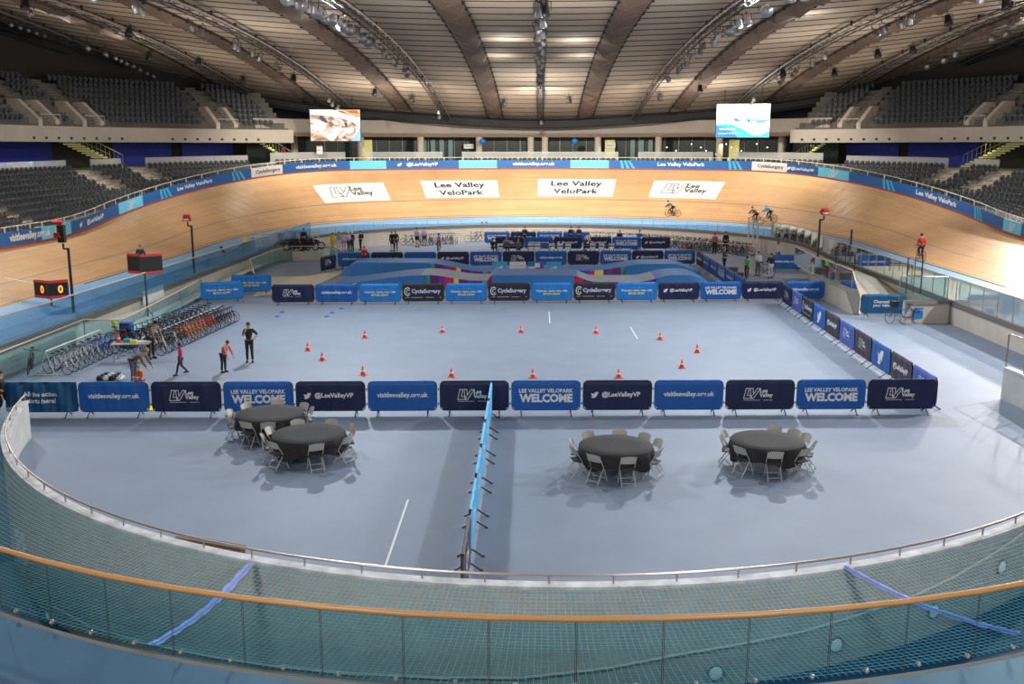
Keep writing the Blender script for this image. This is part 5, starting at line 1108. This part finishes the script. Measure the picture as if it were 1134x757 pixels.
def person(x, y, rz, label, top='c_black', legs='c_black', hair='hair_brown', sk='skin', pose='stand', arms='down', bend=0, h=1.75, z=0, sleeve=True, helmet=None, long_hair=False, shorts=False, group=None, extra=None, stance=0):
    root = empty('person', (x, y, z), rz, label, 'person', group); root.scale = (h / 1.78,) * 3
    J = skel(pose, arms, bend); M = lambda a, b, t=.5: J[a].lerp(J[b], t)
    segs = [[('pel', .105), ('sp', .10), ('ch', .125), ('nb', .075), ('nk', .05), ('hd', .082), ('ht', .070)]]
    for s in 'lr':
        d = (J['wr' + s] - J['el' + s]).normalized(); sx = 1 if s == 'l' else -1; side = d.cross(Vector((0, -1, .01))); side = side.normalized() if side.length > .1 else Vector((sx, 0, 0)); nrm = d.cross(side).normalized()
        segs.append([('ch', .125), ('sh' + s, .058), ('el' + s, .042), ('wr' + s, .027)]); pa = J['wr' + s] + d * .06
        J['pa' + s] = pa; segs.append([('wr' + s, .027), ('pa' + s, .034)])
        for k in range(4): b = pa + d * .03 + side * (k - 1.5) * .019; ln = (.062, .07, .065, .05)[k]; segs.append([('pa' + s, .034), (b, .0105), (b + d * ln * .55 + nrm * .008, .0095), (b + d * ln + nrm * .03, .008)])
        tb = J['wr' + s] + d * .035 - side * .035; segs.append([('wr' + s, .027), (tb, .0115), (tb + d * .045 - side * .018, .0095)])
        segs.append([('pel', .105), ('hi' + s, .092), (M('hi' + s, 'kn' + s, .4), .078), ('kn' + s, .052), (M('kn' + s, 'an' + s, .35), .052), ('an' + s, .034), ('to' + s, .03)])
    skin('body', *graph(J, segs), sk, root)
    segs = [[(J['pel'] + Vector((0, 0, -.02)), .125), ('sp', .12), ('ch', .142), ('nb', .085)]]
    V0 = [[('ch', .142), ('sh' + s, .075), ('el' + s, .058)] + ([(M('el' + s, 'wr' + s, .9), .042)] if sleeve else []) for s in 'lr']
    skin('top', *graph(J, segs + V0), top, root)
    segs = []
    for s in 'lr': segs.append([('pel', .122), ('hi' + s, .106), (M('hi' + s, 'kn' + s, .5), .086)] + ([(M('hi' + s, 'kn' + s, .85), .075)] if shorts else [('kn' + s, .066), (M('kn' + s, 'an' + s, .4), .062), (M('kn' + s, 'an' + s, .97), .05)]))
    skin('shorts' if shorts else 'trousers', *graph(J, segs), legs, root)
    for s in 'lr':
        mb = MB(); a, t = J['an' + s], J['to' + s]; d = (t - a); d.z = 0; L_ = d.length; yaw = atan2(d.y, d.x); c = (a.x + d.x * .35, a.y + d.y * .35, a.z - .045); n = 10
        for j, (zz_, k) in enumerate(((-.04, 1.0), (-.01, 1.02), (.02, .8), (.06, .42))):
            for i in range(n): an = 2 * pi * i / n; u, v = .145 * cos(an) * k - (.04 if j == 3 else 0), .05 * sin(an) * k; mb.v.append((c[0] + u * cos(yaw) - v * sin(yaw), c[1] + u * sin(yaw) + v * cos(yaw), c[2] + zz_))
        for j in range(3):
            for i in range(n): mb.f.append((j * n + i, j * n + (i + 1) % n, (j + 1) * n + (i + 1) % n, (j + 1) * n + i)); mb.m.append(0)
        mb.f += [tuple(range(n))[::-1], tuple(range(3 * n, 4 * n))]; mb.m += [0, 0]; mb.build('shoe', 'shoe', root, smooth=True)
    H = J['hd']; hz = J['hz']; mb = MB(); mb.ball((0, .022, .052), .098, 12, 0, (.9, 1.02, .92))
    if long_hair: mb.ball((0, .075, -.06), .085, 8, 0, (.85, .5, 1.5))
    mb.v = [tuple(H + hz @ Vector(v)) for v in mb.v]; mb.build('helmet' if helmet else 'hair', helmet or hair, root, smooth=True)
    mb = MB(); mb.ball((0, -.098, .0), .015, 6, 1, (.8, 1.2, 1.3)); 
    for sx in (-1, 1): mb.ball((sx * .032, -.082, .026), .010, 6, 0); mb.ball((sx * .083, .0, .0), .018, 6, 1, (.5, .8, 1.2))
    mb.box((0, -.086, -.042), (.045, .012, .009), 2); mb.v = [tuple(H + hz @ Vector(v)) for v in mb.v]; mb.build('face', ['hair_black', sk, 'c_coral'], root)
    if extra == 'backpack': mb = MB(); c = J['ch'] + Vector((0, .19, -.05)); mb.ball(tuple(c), .2, 8, 0, (.85, .6, 1.1)); mb.build('backpack', 'c_black', root, smooth=True)
    return root
def gp(px, py, z=0): return G(px, py, z)
def pz(px, py, rz, label, **k): x, y = gp(px, py, k.get('z', 0)); return person(x, y, radians(rz), label, **k)
# group by the left racks
pz(277, 401, 10, 'person in a black vest and trousers standing with hand raised to face, left floor', top='c_black', legs='c_black', pose='stand', arms=('hips', 'phone'), sleeve=False, h=1.72, long_hair=True)
pz(248, 412, 60, 'child in a coral top and black leggings bending forward on the left floor', top='c_coral', pose='stand', arms='reach', bend=35, h=1.42)
pz(201, 415, -60, 'child in a bright pink top with dark trousers walking on the left floor', top='c_pink', legs='c_navy', hair='hair_black', sk='skin_dark', pose='walk', h=1.30)
pz(168, 397, 60, 'person in a khaki jacket and dark cap leaning over the small table at the left', top='c_khaki', legs='c_black', hair='hair_black', arms='reach', bend=38, h=1.82)
pz(149, 424, 80, 'person in khaki bending down behind the front barriers, left', top='c_khaki', legs='c_grey', hair='hair_fair', arms='reach', bend=68, h=1.75)
pz(158, 440, -30, 'child in an orange patterned top held by the bending adult behind the barriers', top='c_orange', legs='c_coral', hair='hair_fair', arms='front', bend=10, h=1.22)
pz(5, 462, 100, 'person in dark clothes walking at the far left edge beside the teal banner', top='c_black', legs='c_black', hair='hair_brown', pose='walk', h=1.62)
x, y = G(157, 301, 1.2); person(x, y, radians(20), 'person in a navy polo shirt standing on the left track edge behind the display', 'c_navy', 'c_black', 'hair_fair', z=1.12, arms='down', sleeve=False, h=1.8)
x, y = G(252, 297); person(x, y, radians(-70), 'person in black leaning over the glass screen at the left', 'c_black', 'c_black', 'hair_black', arms='reach', bend=35, h=1.75)
# far left group
for i, (px, py, c, l, hr, kw) in enumerate([(369, 279.5, 'c_yellow', 'c_yellow', 'hair_brown', dict(sleeve=False)), (376, 278.5, 'c_lilac', 'c_white', 'hair_brown', {}), (381, 278.5, 'c_white', 'c_lilac', 'hair_fair', {}), (386.5, 278.5, 'c_lilac', 'c_navy', 'hair_black', dict(arms='front')), (390.5, 278, 'c_navy', 'c_navy', 'hair_brown', {}), (399.5, 277, 'c_navy', 'c_navy', 'hair_black', dict(extra='backpack', arms='front')), (337, 276, 'c_black', 'c_black', 'hair_brown', dict(z=.72))]):
    D = {'c_yellow': 'yellow', 'c_lilac': 'lilac', 'c_white': 'white and lilac', 'c_navy': 'navy', 'c_black': 'black'}
    lab = ['person in an all yellow outfit, leftmost of the far left group', 'rider in a lilac jersey right behind the one in yellow', 'rider in a white jersey in the middle of the far left group', 'rider in a lilac jersey and navy shorts in the far left group', 'person in navy at the right of the far left group', 'person in navy carrying a dark bag, right of the far left group', 'person in black standing by the dark motorbikes at the far left'][i]
    pz(px, py, random.uniform(-60, 60), lab, top=c, legs=l, hair=hr, h=1.72, helmet='helmet_w' if i in (3, 4) else None, group='people gathered at the far left', **kw)
pz(434.5, 278, -20, 'person in black on the left of a pair near the far left wall', top='c_black', hair='hair_fair', h=1.75, shorts=True); pz(438.5, 278, 200, 'person in black on the right of a pair near the far left wall', top='c_black', hair='hair_fair', h=1.8)
pz(462, 273.5, 160, 'rider in a lilac jersey and black shorts, left one before the far bicycle rack', top='c_lilac', legs='c_black', shorts=True, hair='hair_brown', h=1.8); pz(470, 272.5, 190, 'rider in a lilac and navy kit, right one before the far bicycle rack', top='c_lilac', legs='c_navy', shorts=True, h=1.75)
x, y = G(486, 279); bike('bike_white', x, y, radians(5), 'pale bicycle ridden by the rider in lilac near the far left barriers'); person(x, y + .1, radians(5), 'rider in a lilac jersey on a bicycle near the far left barriers', 'c_lilac', 'c_navy', 'hair_brown', pose='ride', arms='bars', bend=38, h=1.72)
pz(534, 265.5, -10, 'person in a red top standing left of the farthest barriers', top='c_red', legs='c_black', h=1.75); pz(539, 265, 30, 'person in black with a bag behind the one in red by the far wall', top='c_black', legs='c_black', h=1.72, extra='backpack')
for i, (px, py, rz, c, pose, kw) in enumerate([(546, 280, 160, 'c_black', 'sit', {}), (561, 280, 170, 'c_grey', 'sit', dict(hair='hair_fair')), (574, 281, 180, 'c_khaki', 'sit', dict(hair='hair_fair')), (581, 271, 200, 'c_black', 'stand', {}), (632, 271, 170, 'c_black', 'stand', {}), (636, 270, 20, 'c_red', 'sit', {}), (641, 271, 180, 'c_black', 'stand', {}), (647, 277, 60, 'c_white', 'stand', dict(bend=40, arms='reach', legs='c_grey')), (686, 276, 170, 'c_black', 'stand', dict(hair='hair_fair')), (708, 276, 150, 'c_blue', 'stand', dict(legs='c_grey'))]):
    lab = ['seated person in black, leftmost at the far tables', 'seated person in grey, second from left at the far tables', 'seated fair-haired person in khaki at the far tables', 'person in black standing behind the farthest barriers', 'person in black left of the one in red at the far barriers', 'seated person in red at the far barriers', 'person in black right of the one in red at the far barriers', 'person in a white top bending over the far tables', 'fair-haired person in black behind the third barrier row', 'person in a blue top at the right end of the far tables'][i]
    if pose == 'sit':
        x, y = G(px, py); s_ = empty('stool', (x, y, 0), 0, 'small dark stool under the ' + lab, 'stool'); mb = MB(); mb.lathe([(.17, .385), (.18, .40), (.17, .415)], n=10); mb.build('seat', 'c_black', s_)
        for k in range(3): a = 2 * pi * k / 3; mb = MB(); mb.tube([(.1 * cos(a), .1 * sin(a), .39), (.2 * cos(a), .2 * sin(a), 0)], .012, 4); mb.build('leg', 'steel', s_)
    pz(px, py, rz, lab, top=c, pose=pose, h=1.72, arms=kw.pop('arms', 'front'), **kw)
# right-hand people
pz(791, 281, 170, 'person in a pink and blue top by the end of the far right rack', top='c_coral', legs='c_black', h=1.8, sleeve=False); pz(803, 280, -160, 'person in a black top standing right of the one in pink and blue', top='c_black', legs='c_black', h=1.85)
pz(801.5, 302, 90, 'large person in a dark grey coat seen behind the slanting barriers', top='c_grey', legs='c_black', hair='hair_fair', arms='front', h=1.9)
x, y = G(827, 309); bike('bike_red', x, y, radians(-15), 'red and dark bicycle under the rider in green'); person(x, y + .1, radians(-15), 'young rider in green sitting on a bicycle at the right', 'c_green', 'c_black', 'hair_black', pose='ride', arms='bars', bend=25, h=1.6)
pz(839, 305, -40, 'person in a white top and dark trousers standing between the parked riders', top='c_white', legs='c_grey', arms='front', h=1.72)
x, y = G(847, 306); bike('bike_black', x, y, radians(40), 'black bicycle held between the two people at the right')
pz(853, 308, 190, 'person in a black top and pale trousers with arms out, holding a bicycle', top='c_black', legs='c_white', arms='hold', h=1.75)
pz(861, 293, 60, 'person in a white jacket walking by the far right wall', top='c_white', legs='c_jeans', pose='walk', h=1.78)
pz(902, 292, 30, 'person in a pink jacket sitting behind the right glass', top='c_pink', legs='c_black', pose='sit', h=1.6); pz(911, 292, 10, 'person in black sitting beside the pink jacket behind the right glass', top='c_black', legs='c_black', pose='sit', h=1.6)
pz(889, 277, 0, 'person in dark clothes behind the right glass near the far wall', top='c_black', legs='c_black', h=1.7)
# riders on the boards
def rider(px, py, v, heading, label, top, bikec, bend, legs='c_black', arms='bars', helmet='hair_black'):
    # stand the wheels on the banking: find the track point under the pixel
    best = None
    for i in range(400):
        s = -6 + 70 * i / 400; p = surf(s, v); q = proj(*p)
        if q and (best is None or abs(q[0] - px) < best[0]): best = (abs(q[0] - px), s, p)
    s, p = best[1], best[2]; a = surf(s + .4 * heading, v); b_ = surf(s - .4 * heading, v); fwd = atan2(a[1] - b_[1], a[0] - b_[0]); rz = fwd + pi / 2
    bb = bike(bikec, p[0], p[1], rz, 'track bicycle under the ' + label.split(' on the')[0].split(' riding')[0], None, z=p[2] + .01, drop=True); person(p[0], p[1], rz, label, top, legs, 'hair_brown', pose='ride', arms=arms, bend=bend, h=1.75, z=p[2] + .01, helmet=helmet)
rider(745, 243, .35, 1, 'rider in a dark top riding round the far bend', 'c_grey', 'bike_black', 55)
rider(838, 250, -.5 if 0 else .05, 1, 'rider in a plum top on the right bend', 'c_plum', 'bike_black', 55); rider(853, 250, .5, 1, 'rider in a cyan top leaning forward on the right bend', 'c_cyan', 'bike_black', 60, helmet='helmet_w')
rider(1019, 296, .05, 1, 'rider in a red top standing up on the pedals on the right straight', 'c_red', 'bike_black', 12, arms='down')
# spectator and concourse person
q = at(17.5, rowo(17.5, 7) + .35, rowz(17.5, 7)); person(q[0], q[1], facing(17.5), 'spectator in a black jacket sitting low in the right lower stand', 'c_black', 'c_black', 'hair_fair', pose='sit', arms='front', h=1.7, z=q[2])
q = at(HALF - 40.6, Oc(40.6) + 1.2, Zc(40.6)); person(q[0], q[1], facing(HALF - 40.6), 'person in a red jacket on the concourse by the left stairs', 'c_red', 'c_black', 'hair_brown', arms='down', h=1.75, z=q[2])
# marshal on the ramps
pz(404, 298, 0, 'marshal in a red and green bib standing at the left end of the ramps', top='c_red', legs='c_black', hair='hair_fair', h=1.75, arms='front')

# ---------------------------------------------------------------- equipment
# small table with cone and boxes
x, y = G(147, 399); t = empty('side_table', (x, y, 0), radians(8), 'grey folding side table cluttered with gear by the left racks', 'table'); mb = MB(); mb.box((0, 0, .74), (1.5, .7, .04)); mb.build('tabletop', 'chair_beige', t)
for sx in (-1, 1):
    for sy in (-1, 1): mb = MB(); mb.tube([(sx * .66, sy * .28, 0), (sx * .62, sy * .28, .72)], .018, 5); mb.build('leg', 'steel', t)
copytree(cp, (x - .55, y + .05, .76), .3, 'orange cone standing on the side table by the left racks', 'cones off the floor')
for dx, dy, c, s_, nm, lab in ((-.2, .1, 'turq', (.3, .22, .14), 'box', 'turquoise box on the side table by the left racks'), (.12, -.05, 'yellow', (.28, .2, .12), 'box', 'yellow box on the side table by the left racks'), (.45, .1, 'white', (.5, .3, .05), 'paper_stack', 'white papers on the side table by the left racks')):
    mb = MB(); mb.box((x + dx, y + dy, .76 + s_[2] / 2), s_, 0, .2, taper=.94); tag(mb.build(nm, c), lab, 'paper' if 'paper' in nm else 'box')
x, y = G(111, 421);
for i in range(11):
    px, py = x + (i % 4) * .24 + random.uniform(-.04, .04), y + (i // 4) * .26; hx = empty('bike_helmet', (px, py, .085 ), random.uniform(0, 6), '%s cycling helmet in the small pile on the floor by the short rack' % ('white' if i % 2 else 'black'), 'helmet', 'cycling helmets on the left floor'); mb = MB()
    mb.lathe([(.11, -.07), (.125, -.02), (.11, .05), (.06, .1), (0, .115)], n=10); mb.build('shell', 'helmet_w' if i % 2 else 'c_black', hx, smooth=True); mb = MB()
    for k in (-1, 0, 1): mb.box((k * .05, 0, .09), (.018, .16, .02), 0); 
    mb.build('vents', 'tyre' if i % 2 else 'rim', hx)
x, y = -19.6, 42.4; eb = empty('equipment_bag', (x + 1.4, y - .15, 0), 0, 'tall blue equipment bag against the glass behind the short left rack', 'bag'); mb = MB(); mb.box((0, 0, .55), (.55, .45, 1.1), taper=.85); mb.build('body', 'blue', eb); mb = MB(); mb.box((0, -.24, .8), (.4, .05, .3)); mb.build('pocket', 'navy', eb)
for dx, tl in ((-.35, .35), (.1, -.2)): mb = MB(); mb.add([(x + .9 + dx, y + .2, 1.12), (x + 1.06 + dx, y + .2, 1.12), (x + 1.06 + dx + tl, y + .1, .1), (x + .94 + dx + tl, y + .1, .1)] + [(x + .9 + dx, y + .23, 1.12), (x + 1.06 + dx, y + .23, 1.12), (x + 1.06 + dx + tl, y + .13, .1), (x + .94 + dx + tl, y + .13, .1)], [(0, 1, 2, 3), (7, 6, 5, 4), (0, 4, 5, 1), (1, 5, 6, 2), (2, 6, 7, 3), (3, 7, 4, 0)]); tag(mb.build('yellow_strap', 'yellow'), 'long yellow strap hanging from the wooden rail behind the short rack, %s one' % ('left' if dx < 0 else 'right'), 'strap')
# signal poles
def pole(px, py_base, py_top, label, lean, kind, zb=0):
    x, y = G(px, py_base, zb); Y = y; zt = AY(px, py_top, Y)[2]; root = empty('signal_pole', (x, y, zb), 0, label, 'pole'); H_ = zt - zb
    mb = MB(); mb.lathe([(.09, 0), (.09, .5), (.07, .55), (.065, H_ - .35)], n=8); mb.build('pole', 'black_metal', root); mb = MB(); mb.lathe([(.3, 0), (.3, .03), (.1, .1), (.09, .2)], n=10); mb.build('base', 'black_metal', root)
    mb = MB(); mb.tube([(0, 0, H_ - .4), (-.22 * lean, 0, H_ - .38), (-.22 * lean, 0, H_ - .15)], .05, 6); mb.build('bracket', 'black_metal', root); xx = -.25 * lean
    if kind == 2:
        mb = MB(); mb.box((xx, 0, H_ + .3), (.3, .24, .8)); mb.build('signal_box', 'black_metal', root); mb = MB(); mb.lathe([(.0, -.17), (.16, -.16), (.16, -.1)], (xx - .1, -.02, H_ + .3), 10); mb.box((xx - .16, -.16, H_ + .25), (.24, .1, .22)); mb.build('lamp', 'c_red', root); mb = MB(); mb.box((xx - .1, -.1, H_ + .82), (.42, .24, .14), 0, .2, .3); mb.build('camera_hood', 'c_red', root)
    else:
        mb = MB(); mb.box((xx, -.05, H_ + .12), (.5, .34, .3), 0, .3, .5, .7); mb.build('lamp_head', 'c_red', root); mb = MB(); mb.lathe([(0, 0), (.16, .02), (.2, .12)], (xx, -.2, H_ - .05), 10); mb.build('reflector', 'white', root)
pole(84, 372, 266, 'tall black pole with red signal lamps at the left, nearest one', 1, 2); pole(216.5, 322, 243, 'black pole with a red lamp head beyond the left racks', 1, 1, 0); pole(903.5, 322, 236, 'black pole with a red lamp head at the right by the blue banner', -1, 1, 0)
def score(px, pyb, pyc, label, digit, wd=.95, ht=.85, side=False, zb=0):
    x, y = G(px, pyb, zb); zc = AY(px, pyc, y)[2]; root = empty('scoreboard', (x, y, zb), 0, label, 'scoreboard'); mb = MB(); mb.tube([(0, 0, 0), (0, 0, zc - zb - ht / 2)], .045, 6); mb.build('pole', 'black_metal', root)
    mb = MB(); [mb.tube([(0, 0, .5), (.35 * cos(a), .35 * sin(a), 0)], .02, 4) for a in (0, 2.1, 4.2)]; mb.build('tripod', 'black_metal', root)
    rots = (radians(-28), radians(50)) if not side else (radians(80),); c = zc - zb
    for k, r in enumerate(rots):
        off = (-.40, .0) if k == 0 and len(rots) > 1 else ((.36, .0) if len(rots) > 1 else (0, 0)); h_ = MB(); h_.box((off[0], off[1] , c), (wd, .12, ht), 0, -r if 0 else r * .9); pn = h_.build('display_panel', 'black_metal', root)
        mb = MB(); f = lambda u, zz_, d=.075: (off[0] + u * cos(r * .9) + d * sin(r * .9), off[1] + u * sin(r * .9) - d * cos(r * .9), c + zz_)
        for zz_ in (ht / 2 - .05, -ht / 2 + .07): mb.add([f(-wd / 2, zz_ - .06), f(wd / 2, zz_ - .06), f(wd / 2, zz_ + .06), f(-wd / 2, zz_ + .06)], [(0, 1, 2, 3)])
        mb.build('red_band', mat('band_red', (.5, .03, .02), .5, emit=.25), pn)
        if digit: mb = MB(); v, fc = fit(text('0', bold=.03), .24, .1); mb.add([f(a, b * 1.05, .08) for a, b in v], fc); mb.build('digit', mat('amber', (1, .35, .04), .5, emit=1.3), pn)
score(60, 366, 320, 'lit two-sided scoreboard showing a zero on a black pole at the left', True); score(164, 352, 292, 'dark red-edged scoreboard on a tripod at the left', False, 1.15, 1.0, zb=0) ; score(940, 305, 262, 'narrow scoreboard seen edge-on on a pole at the right', False, .9, .95, True)
# gate frames at the right
for i, (px0, px1, pyb, z0, z1, lab) in enumerate(((925, 946, 300, 1.1, 2.1, 'small black gate frame on the right parapet'), (1003, 1019, 325, 1.1, 3.0, 'tall black gate frame beside the right stair opening'))):
    a, b = G(px0, pyb, z0), G(px1, pyb, z0); root = empty('gate', (a[0], a[1], z0), atan2(b[1] - a[1], b[0] - a[0]), lab, 'gate'); L_ = hypot(b[0] - a[0], b[1] - a[1]); h_ = z1 - z0; mb = MB(); mb.tube([(0, 0, 0), (0, 0, h_), (L_, 0, h_), (L_, 0, 0)], .035, 5); mb.tube([(L_ / 2, 0, h_), (L_ / 2, 0, 0)], .02, 4); mb.build('frame', 'black_metal', root); mb = MB(); mb.tube([(0, 0, h_ * .5), (L_, 0, h_ * .5)], .02, 4); mb.build('bar', 'black_metal', root)
# pit tables and chairs near the far barriers
for j, (py, pxs, nm) in enumerate(((272.5, (549, 558, 570, 577, 587, 625), 'farthest'), (280, (554, 588, 595, 611, 620, 629, 656, 666, 677), 'nearer'))):
    for i, px in enumerate(pxs):
        x, y = G(px, py); o = bpy.data.objects.new('white_chair', None); COL.objects.link(o); o.location = (x, y, 0); tag(o, 'white plastic chair in the %s line at the far tables, %s from the left' % (nm, nth(i)), 'chair', 'white chairs at the far tables')
        mb = MB(); mb.box((0, 0, .44), (.46, .42, .04)); mb.build('seat', 'white', o); mb = MB(); mb.box((0, -.2, .68), (.48, .04, .26), 0, 0, -.1); mb.build('backrest', 'white', o)
        for sx in (-1, 1):
            for sy in (-1, 1): mb = MB(); mb.tube([(sx * .2, sy * .18, 0), (sx * .18, sy * .17, .43)], .014, 4); mb.build('leg', 'c_black', o)
for i, (p0, p1, py, nm) in enumerate(((543, 603, 274.5, 'farthest'), (551, 632, 284.5 - 1, 'nearer left'), (648, 690, 283, 'nearer right'))):
    a, b = G(p0, py), G(p1, py); L_ = b[0] - a[0]; n_ = max(2, int(L_ / 1.8))
    for k in range(n_):
        cx = a[0] + L_ * (k + .5) / n_; t = empty('trestle_table', (cx, a[1] + 1.0, 0), 0, 'dark trestle table by the far barriers, %s line, %s from the left' % (nm, nth(k)), 'table', 'trestle tables by the far barriers'); mb = MB(); mb.box((0, 0, .72), (L_ / n_ - .08, .6, .04)); mb.build('tabletop', 'c_navy', t)
        for sx in (-1, 1): mb = MB(); mb.tube([(sx * .6, -.25, 0), (sx * .6, 0, .7), (sx * .6, .25, 0)], .015, 4); mb.build('leg', 'steel', t)
x, y = G(703, 276); mb = MB(); mb.ball((x, y, .42), .55, 10, 0, (1, .8, .76)); tag(mb.build('bean_bag', 'cone', smooth=True), 'round orange red bean bag at the right end of the far barriers', 'bean bag')
x, y = G(763, 275); mb = MB(); mb.box((x, y, .25), (.8, .5, .5), taper=.8); tag(mb.build('bag', 'cone'), 'orange red bag on the floor before the packed far rack', 'bag')
x, y = G(414.5, 270); mb = MB(); mb.lathe([(.13, 0), (.13, .75), (.1, .85), (.03, .9), (.03, 1.0)], (x, y, 0), 10); tag(mb.build('fire_extinguisher', 'c_red'), 'red extinguisher standing by the far left wall', 'extinguisher')
# dark motorbikes at the far left
for i, (px, py, rz) in enumerate(((326, 278, 80), (332, 277, 95), (341, 277, 85), (347, 276, 100))):
    x, y = G(px, py, .72); m_ = empty('motorbike', (x, y, .72), radians(rz), 'dark pacing motorbike at the far left, %s from the left' % nth(i), 'motorbike', 'dark motorbikes at the far left'); 
    for yy in (-.62, .62): mb = MB(); mb.tube([(0, yy + .26 * cos(a_), .3 + .26 * sin(a_)) for a_ in [2 * pi * k / 12 for k in range(12)]], .055, 5, closed=True); mb.build('wheel', 'tyre', m_)
    mb = MB(); mb.ball((0, 0, .62), .3, 8, 0, (.5, 1.7, .7)); mb.box((0, .1, .35), (.3, .6, .3)); mb.build('body', 'c_black', m_); mb = MB(); mb.box((0, .35, .86), (.26, .6, .1)); mb.build('saddle', 'tyre', m_); mb = MB(); mb.tube([(0, -.62, .3), (0, -.42, 1.0), (-.32, -.34, 1.08)], .025, 5); mb.tube([(0, -.42, 1.0), (.32, -.34, 1.08)], .025, 5); mb.build('handlebar', 'steel', m_)
mb = MB(); x, y = G(337, 277, .7); mb.box((x, y + .2, .35), (3.4, 2.6, .7)); struct(mb.build('floor_platform', 'concrete'))
x, y = G(358, 281); mb = MB()
for k in range(4): mb.box((x, y + .35 * k, .12 + .2 * k), (1.6, .4, .05)); mb.box((x - .8, y + .35 * k, .1 + .2 * k), (.05, .3, .2 + .2 * k))
tag(mb.build('step_unit', 'concrete'), 'pale metal step unit left of the far left group', 'steps')
# start gate posts at the right bend edge
for i, px in enumerate((835.5, 842, 847)):
    s = 33.6 - i * .7; q = at(s, -4.6, 0); root = empty('start_post', q, 0, 'white upright post by the far right wall, %s from the left' % nth(i), 'post', 'white posts by the far right wall'); mb = MB(); mb.tube([(0, 0, 0), (0, 0, 3.0)], .07, 6); mb.build('post', 'white', root); mb = MB(); mb.box((0, 0, .04), (.3, .3, .08)); mb.build('base', 'white', root)
# low bins and crates by the slanting barriers
for i, (px, py) in enumerate(((809, 303), (815, 309))): x, y = G(px, py); mb = MB(); mb.box((x, y, .22), (.8, .5, .4), 0, .2, taper=1.1); mb.box((x, y, .43), (.86, .56, .05), 0, .2); tag(mb.build('storage_crate', mat('crate_dark', (.06, .07, .05), .6)), 'dark crate behind the slanting barriers, %s one' % ('farther', 'nearer')[i], 'crate')
mb = MB(); x, y = G(173, 338, 0); x = -19.3; 
for nm, px, py, w_, h_, col_ in (('notice', 272, 265, .55, .45, 'yellow'), ('notice', 286, 267, .75, .9, 'white'), ('notice', 170, 326, 1.3, .7, 'white'), ('notice', 893, 262, .9, .55, 'white')):
    sgn = -1 if px < 500 else 1; X = sgn * (WX - .12); r = ray(px, py); t_ = X / r[0]; q = (X, r[1] * t_, CAMH + r[2] * t_)
    if q[1] > 72: t_ = None
    mb = MB(); 
    if t_: mb.box((X, q[1], q[2]), (.02, w_ * 2.2, h_)); tag(mb.build('notice', col_), '%s notice fixed to the %s track-edge glass%s' % (col_, 'left' if sgn < 0 else 'right', {272: ', far end', 286: ' near the slanting ramp', 170: ' behind the tripod scoreboard', 893: ''}[px]), 'notice')
